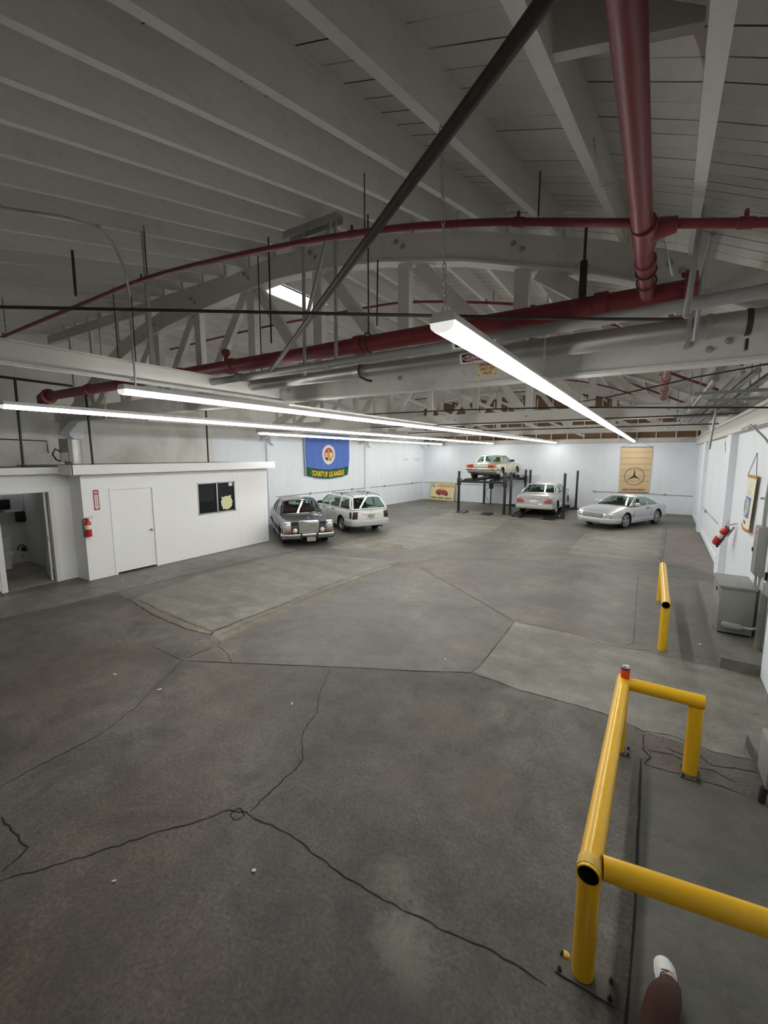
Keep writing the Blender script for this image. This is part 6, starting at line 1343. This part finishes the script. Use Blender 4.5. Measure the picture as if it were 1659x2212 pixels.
part(m, 'seal', ['paper', 'brownink', 'redink', 'blackink', 'gold', 'orange'], fl, 0)
m = MB()
for k in range(22):
    a = 2 * PI * k / 22; c = (.02 + .38 * math.cos(a), .10 + .38 * math.sin(a)); q = .018
    m.patch(lambda u, v: fx_(c[0] + (u - .5) * 2 * q, c[1] + (v - .5) * 2 * q, .009), 0, 1, 0, 1, 1, 1, .001)
part(m, 'seal_lettering', 'cladding', fl, 0)
m = MB(); fit_text(m, 'COUNTY OF LOS ANGELES', 2.28, .26, lambda x, y, z: flag_pf(x + .02, -.80 + y, .016 + z), .03, .002); part(m, 'lettering', 'gold', fl, 0)

bn = thing('wall_banner', 'tan hanging banner with a black star in a ring on the back wall', 'banner', (-.75, 24.77, .96))
def bpf(x, y, z): t = (1 - y) / 2; return Vector((-.74 + x * (1 - .025 * t) + .0 * t, 24.778 - z - .012 * math.sin(x * 9) * (.3 + t) * (1 if abs(y) < .98 else 0), 3.225 - t * (2.26 - .03 * x)))
m = MB(); m.patch(lambda u, v: bpf(-.68 + 1.36 * u, -1 + 2 * v, .012), 0, 1, 0, 1, 24, 20, .006); part(m, 'cloth', 'banner', bn, 70)
m = MB()
for yy in (.77, .52, .26, -.0, -.26, -.5): m.tube([bpf(-.67 + 1.34 * k / 10, yy, .014) for k in range(11)], .006, 5)
part(m, 'seams', 'brownink', bn)
m = MB(); m.tube([bpf(-.69, 1, .01), bpf(.69, 1, .01)], .014, 8); m.tube([bpf(-.67, -1, .01), bpf(.67, -1, .01)], .014, 8); part(m, 'rods', 'rust', bn)
m = MB(); m.tube([bpf(-.66, 1, .01), (-.75, 24.77, 3.55), bpf(.66, 1, .01)], .006, 5); part(m, 'cord', 'rust', bn)
m = MB(); cc = (-.02, -.28); R_ = .43; sc = 1.13
m.tube([bpf(cc[0] + R_ * math.cos(t), cc[1] + R_ / sc * math.sin(t), .02) for t in [2 * PI * k / 40 for k in range(41)]], .010, 6)
for k in range(3):
    a = PI / 2 + k * 2 * PI / 3; d = Vector((math.cos(a), math.sin(a))); n_ = Vector((-d.y, d.x)); P = [d * .40, n_ * .055 - d * .032, -n_ * .055 - d * .032]
    polyf(m, lambda x, y, z: bpf(cc[0] + x, cc[1] + y / sc, z), [tuple(p) for p in P], .018, .024)
part(m, 'star_emblem', 'blackink', bn, 0)
m = MB(); fit_text(m, 'MERCEDES-BENZ', 1.0, .088, lambda x, y, z: bpf(x - .0, -.875 + y, .02 + z), .03, .001); part(m, 'lettering', 'brownink', bn, 0)

b2 = thing('wall_banner', 'narrow cream pennant with a blue star panel on the right wall', 'banner', (1.46, 9.6, 1.55))
def cpf(x, y, z): t = (1 - y) / 2; return Vector((1.455 - z - .02 * t * math.sin(x * 5 + 1) , 9.53 + .20 * t - x * (1 + .08 * t), 2.50 - t * (.95 + .03 * x) - .02 * t * (1 - (x / .4) ** 2)))
m = MB(); m.patch(lambda u, v: cpf(-.38 + .76 * u, -1 + 2 * v, .006), 0, 1, 0, 1, 12, 14, .005); part(m, 'cloth', 'pennant', b2, 70)
for y0, y1 in ((.90, 1.0), (-1.0, -.89)):
    m = MB(); m.patch(lambda u, v: cpf(-.39 + .78 * u, y0 + (y1 - y0) * v, .010), 0, 1, 0, 1, 12, 2, .016); part(m, 'golden_band', 'goldband', b2, 70)
m = MB(); m.patch(lambda u, v: cpf(-.24 + .48 * u, -.52 + .74 * v, .010), 0, 1, 0, 1, 8, 8, .002); part(m, 'blue_panel', 'flagblue', b2, 70)
m = MB(); disc(m, cpf, 0, -.15, .2, .010, .012, 0, 28, 1.6); part(m, 'white_disc', 'paper', b2, 0)
m = MB(); star(m, None, .15, Matrix(((0, 0, -1, cpf(0, -.15, .013).x), (-1, 0, 0, cpf(0, -.15, .013).y), (0, 1, 0, cpf(0, -.15, .013).z), (0, 0, 0, 1))), .004); part(m, 'star_emblem', 'cladding', b2, 0)
m = MB(); fit_text(m, 'ICIS', .24, .12, lambda x, y, z: cpf(x, -.70 + y, .010 + z), .03, .001); part(m, 'lettering', 'flagblue', b2, 0)
m = MB()
for y, w in ((.62, .1), (.46, .16), (.38, .16), (.31, .16)): quad(m, cpf, -w, y - .018, w, y + .018, .009, .0105)
part(m, 'faded_print', 'cladding', b2, 0)
m = MB(); m.tube([cpf(-.37, 1, .01), (1.47, 9.48, 2.88), cpf(.37, 1, .01)], .005, 5); part(m, 'cord', 'rust', b2)

sg = thing('shop_sign', 'cream painted A PLUS AUTO board leaning on the back wall', 'sign', (-11.05, 24.5, 0))
ln = math.radians(10); rl = math.radians(-1.5)
upv = Vector((math.sin(-rl) * 0 + .02, math.sin(ln), math.cos(ln))); rtv = Vector((1, 0, -.018))
spf = flat_place(Vector((-11.06, 24.58, .575)), rtv, upv - rtv * (upv.dot(rtv)))
m = MB(); quad(m, spf, -.80, -.55, .80, .55, -.03, .0); part(m, 'board', 'cream', sg)
m = MB()
for a in ((-.82, -.57, .82, -.54), (-.82, .54, .82, .57), (-.82, -.54, -.79, .54), (.79, -.54, .82, .54)): quad(m, spf, *a, -.04, .02)
part(m, 'frame', 'signframe', sg)
m = MB(); quad(m, spf, -.755, .24, -.50, .48, .0005, .004); lg = part(m, 'logo_panel', 'brownink', sg)
m = MB(); quad(m, spf, -.735, .26, -.52, .46, .0045, .006); part(m, 'logo_field', 'paper', lg)
m = MB(); polyf(m, spf, [(-.72, .275), (-.66, .275), (-.635, .34), (-.605, .275), (-.54, .275), (-.61, .44), (-.65, .44)], .0065, .008); quad(m, spf, -.60, .27, -.53, .295, .0082, .009); part(m, 'logo_mark', 'flagblue', lg, 0)
m = MB(); fit_text(m, 'A PLUS AUTO', 1.10, .20, lambda x, y, z: spf(x + .20, y + .36, z + .0015), .02, .002, 0, 1.1); part(m, 'title_lettering', 'redink', sg, 0)
m = MB(); fit_text(m, 'GERMAN REPAIR \u2022 SERVICE', 1.42, .125, lambda x, y, z: spf(x - .03, y - .42, z + .0015), .03, .002); part(m, 'lettering', 'greenink', sg, 0)
m = MB(); polyf(m, spf, [(-.42, -.16), (-.44, -.02), (-.40, .06), (-.30, .10), (-.20, .105), (.12, .085), (.24, .07), (.34, .0), (.40, -.08), (.40, -.20), (.33, -.26), (.26, -.27), (.20, -.24), (-.10, -.22), (-.16, -.25), (-.26, -.24), (-.30, -.16), (-.36, -.17)], .001, .004); ca = part(m, 'painted_car', 'redink', sg, 0)
m = MB(); polyf(m, spf, [(-.24, .10), (-.19, .19), (.10, .185), (.20, .085)], .0042, .005); polyf(m, spf, [(-.16, -.01), (.16, -.03), (.30, -.06), (.28, -.10), (-.05, -.07)], .0042, .005); part(m, 'painted_shade', 'brownink', ca, 0)
m = MB(); polyf(m, spf, [(-.215, .105), (-.175, .172), (.085, .168), (.165, .09)], .0052, .006); part(m, 'painted_windscreen', 'cream', ca, 0)
m = MB()
for x, y, r in ((-.23, -.17, .085), (.29, -.20, .07), (-.39, -.12, .05)): disc(m, spf, x, y, r, .0052, .0062, 0, 20)
part(m, 'painted_wheels', 'blackink', ca, 0)

# ------------------------------------------------------------------ the photographer: only one shin and shoe are in the picture
def skin_mesh(name, nodes, edges, root_i, mat, parent, sub=2):
    me = bpy.data.meshes.new(name); me.from_pydata([n[0] for n in nodes], edges, [])
    o = bpy.data.objects.new(name, me); COL.objects.link(o)
    o.modifiers.new('skin', 'SKIN'); sv = me.skin_vertices[0].data
    for i, n in enumerate(nodes):
        r = n[1]; sv[i].radius = r if isinstance(r, tuple) else (r, r)
    sv[root_i].use_root = True
    sb = o.modifiers.new('sub', 'SUBSURF'); sb.levels = sub; sb.render_levels = sub
    bpy.context.view_layer.update()
    nm = bpy.data.meshes.new_from_object(o.evaluated_get(bpy.context.evaluated_depsgraph_get()))
    bpy.data.objects.remove(o); nm.name = name
    b = root_of(parent); nm.transform(Matrix.Translation(-b)); nm.materials.clear(); nm.materials.append(M[mat])
    for p in nm.polygons: p.use_smooth = True
    return link(name, nm, parent)
ps = thing('person', 'seated person in dark reddish trousers, one white shoe forward at the lower edge', 'person', (.1, 1.7, 0))
AN = Vector((.268, 2.375, .105)); KN = Vector((.205, 2.03, .41)); HPR = Vector((.14, 1.66, .14))
PEL = Vector((.06, 1.62, .14)); HPL = Vector((-.02, 1.64, .13)); KL = Vector((-.30, 1.76, .11)); AL = Vector((-.06, 1.86, .075)); TL = Vector((.0, 1.93, .05))
WA = Vector((.06, 1.50, .32)); CH = Vector((.06, 1.36, .54)); NK = Vector((.06, 1.29, .67)); NK2 = Vector((.06, 1.27, .74)); HD = Vector((.06, 1.25, .82)); HT = Vector((.06, 1.22, .92))
N = [(PEL, (.13, .10)), (HPR, .085), (KN, .056), (AN, .040), (AN + Vector((-.005, .12, -.055)), (.036, .026)), (HPL, .085), (KL, .056), (AL, .04), (TL, (.036, .026)), (WA, (.115, .09)), (CH, (.14, .10)), (NK, (.06, .055)), (NK2, .052), (HD, (.07, .085)), (HT, (.058, .07))]
E_ = [(0, 1), (1, 2), (2, 3), (3, 4), (0, 5), (5, 6), (6, 7), (7, 8), (0, 9), (9, 10), (10, 11), (11, 12), (12, 13), (13, 14)]
for s in (-1, 1):                                                     # arms propped behind, palms on the floor
    sh = Vector((.06 + s * .17, 1.32, .60)); el = Vector((.06 + s * .26, 1.08, .34)); wr = Vector((.06 + s * .28, .93, .075)); pm = wr + Vector((s * .01, -.06, -.045))
    i = len(N); N += [(sh, .055), (el, .042), (wr, .029), (pm, (.038, .018))]; E_ += [(10, i), (i, i + 1), (i + 1, i + 2), (i + 2, i + 3)]
    for k, L_ in enumerate((.07, .08, .075, .06)):
        f0 = pm + Vector(((k - 1.5) * .021, -.03, -.006)); f1 = f0 + Vector(((k - 1.5) * .004, -L_ * .5, .006)); f2 = f1 + Vector(((k - 1.5) * .003, -L_ * .4, -.012)); j = len(N); N += [(f0, .0095), (f1, .0085), (f2, .007)]; E_ += [(i + 3, j), (j, j + 1), (j + 1, j + 2)]
    t0 = pm + Vector((-s * .04, .01, .0)); t1 = t0 + Vector((-s * .022, -.03, -.006)); j = len(N); N += [(t0, .012), (t1, .009)]; E_ += [(i + 3, j), (j, j + 1)]
body = skin_mesh('body', N, E_, 0, 'skin', ps, 2)
for s in (-1, 1):
    m = MB(); m.lathe([(0, 0), (.012, .003), (.012, .008), (0, .012)], 10, Matrix.Translation(HD + Vector((s * .032, .082, .02))) @ Matrix.Rotation(-PI / 2, 4, 'X')); part(m, 'eye', 'porcelain', ps)
m = MB(); m.loft([[HD + Vector((x, .075, z)) for x, z in ((-.008, .02), (.008, .02), (.016, -.025), (-.016, -.025))], [HD + Vector((x, y, z)) for x, y, z in ((-.004, .09, .015), (.004, .09, .015), (.01, .108, -.022), (-.01, .108, -.022))]]); part(m, 'nose', 'skin', ps)
m = MB(); m.box(HD + Vector((0, .082, -.048)), (.05, .012, .012)); part(m, 'mouth', 'redink', ps, bev=.004)
for s in (-1, 1):
    m = MB(); m.lathe([(0, 0), (.024, .004), (.028, .012), (0, .016)], 12, Matrix.Translation(HD + Vector((s * .068, -.005, .0))) @ Matrix.Rotation(s * PI / 2, 4, 'Y') @ Matrix.Diagonal((1.3, .8, 1, 1))); part(m, 'ear', 'skin', ps)
skin_mesh('hair', [(HD + Vector((0, -.03, .0)), (.075, .07)), (HD + Vector((0, -.035, .06)), (.082, .085)), (HT + Vector((0, -.005, .02)), (.066, .075))], [(0, 1), (1, 2)], 0, 'hair', ps)
skin_mesh('trousers', [(PEL, (.148, .125)), (HPR, .10), ((HPR + KN) / 2, .088), (KN, .072), ((KN + AN) / 2, .066), (AN + Vector((-.01, -.05, .055)), .054), (AN + Vector((-.004, .045, -.045)), .048), (HPL, .10), ((HPL + KL) / 2, .085), (KL, .072), ((KL + AL) / 2, .062), (AL, .05), (WA + Vector((0, .03, -.06)), (.13, .105))], [(0, 1), (1, 2), (2, 3), (3, 4), (4, 5), (5, 6), (0, 7), (7, 8), (8, 9), (9, 10), (10, 11), (0, 12)], 0, 'trouser', ps)
sh_n = [(WA + Vector((0, .04, -.08)), (.14, .11)), (WA, (.135, .108)), (CH, (.16, .12)), (NK + Vector((0, .0, .01)), (.072, .065))]; sh_e = [(0, 1), (1, 2), (2, 3)]
for s in (-1, 1):
    i = len(sh_n); sh_n += [(Vector((.06 + s * .17, 1.32, .60)), .07), (Vector((.06 + s * .225, 1.17, .44)), .06)]; sh_e += [(2, i), (i, i + 1)]
skin_mesh('shirt', sh_n, sh_e, 1, 'shirt', ps)
m = MB(); m.tube([AN + Vector((-.012, -.05, .06)), AN, AN + Vector((-.004, .05, -.04)), AN + Vector((-.006, .10, -.055))], [.047, .047, .044, .036], 16); part(m, 'sock', 'black', ps, 60)
def shoe(heel, toe, name_label=None):
    h = Vector(heel); t = Vector(toe); d = (t - h); L_ = d.length; d.normalize(); q = Vector((d.y, -d.x, 0)); rings = []
    for k, (u, w, z1) in enumerate(((0, .022, .055), (.05, .033, .085), (.2, .038, .10), (.38, .040, .098), (.55, .046, .078), (.72, .050, .064), (.86, .046, .054), (.95, .034, .045), (1.0, .014, .03))):
        c = h + d * (L_ * u); rings.append([c + q * (w * a) + Vector((0, 0, b * z1)) for a, b in ((-1, .18), (-.98, .02), (.98, .02), (1, .18), (.92, .55), (.62, .88), (.25, 1.0), (-.25, 1.0), (-.62, .88), (-.92, .55))])
    m = MB(); m.loft(rings); sh_ = part(m, 'shoe', 'shoe', ps, 70)
    m = MB(); rs = []
    for u, w in ((-.01, .024), (.06, .036), (.3, .042), (.55, .049), (.72, .053), (.87, .049), (.96, .036), (1.012, .014)):
        c = h + d * (L_ * u); rs.append([c + q * w + Vector((0, 0, 0.0)), c + q * w + Vector((0, 0, .022)), c - q * w + Vector((0, 0, .022)), c - q * w])
    m.loft(rs); part(m, 'sole', 'shoe', sh_, 40)
    m = MB()
    for u in (.42, .5, .58): c = h + d * (L_ * u) + Vector((0, 0, .094 - (u - .42) * .12)); m.tube([c - q * .03, c + Vector((0, 0, .006)), c + q * .03], .004, 5)
    part(m, 'laces', 'cladding', sh_)
shoe((.275, 2.325, 0), (.245, 2.60, 0)); shoe((-.14, 1.86, 0), (.07, 1.96, 0))
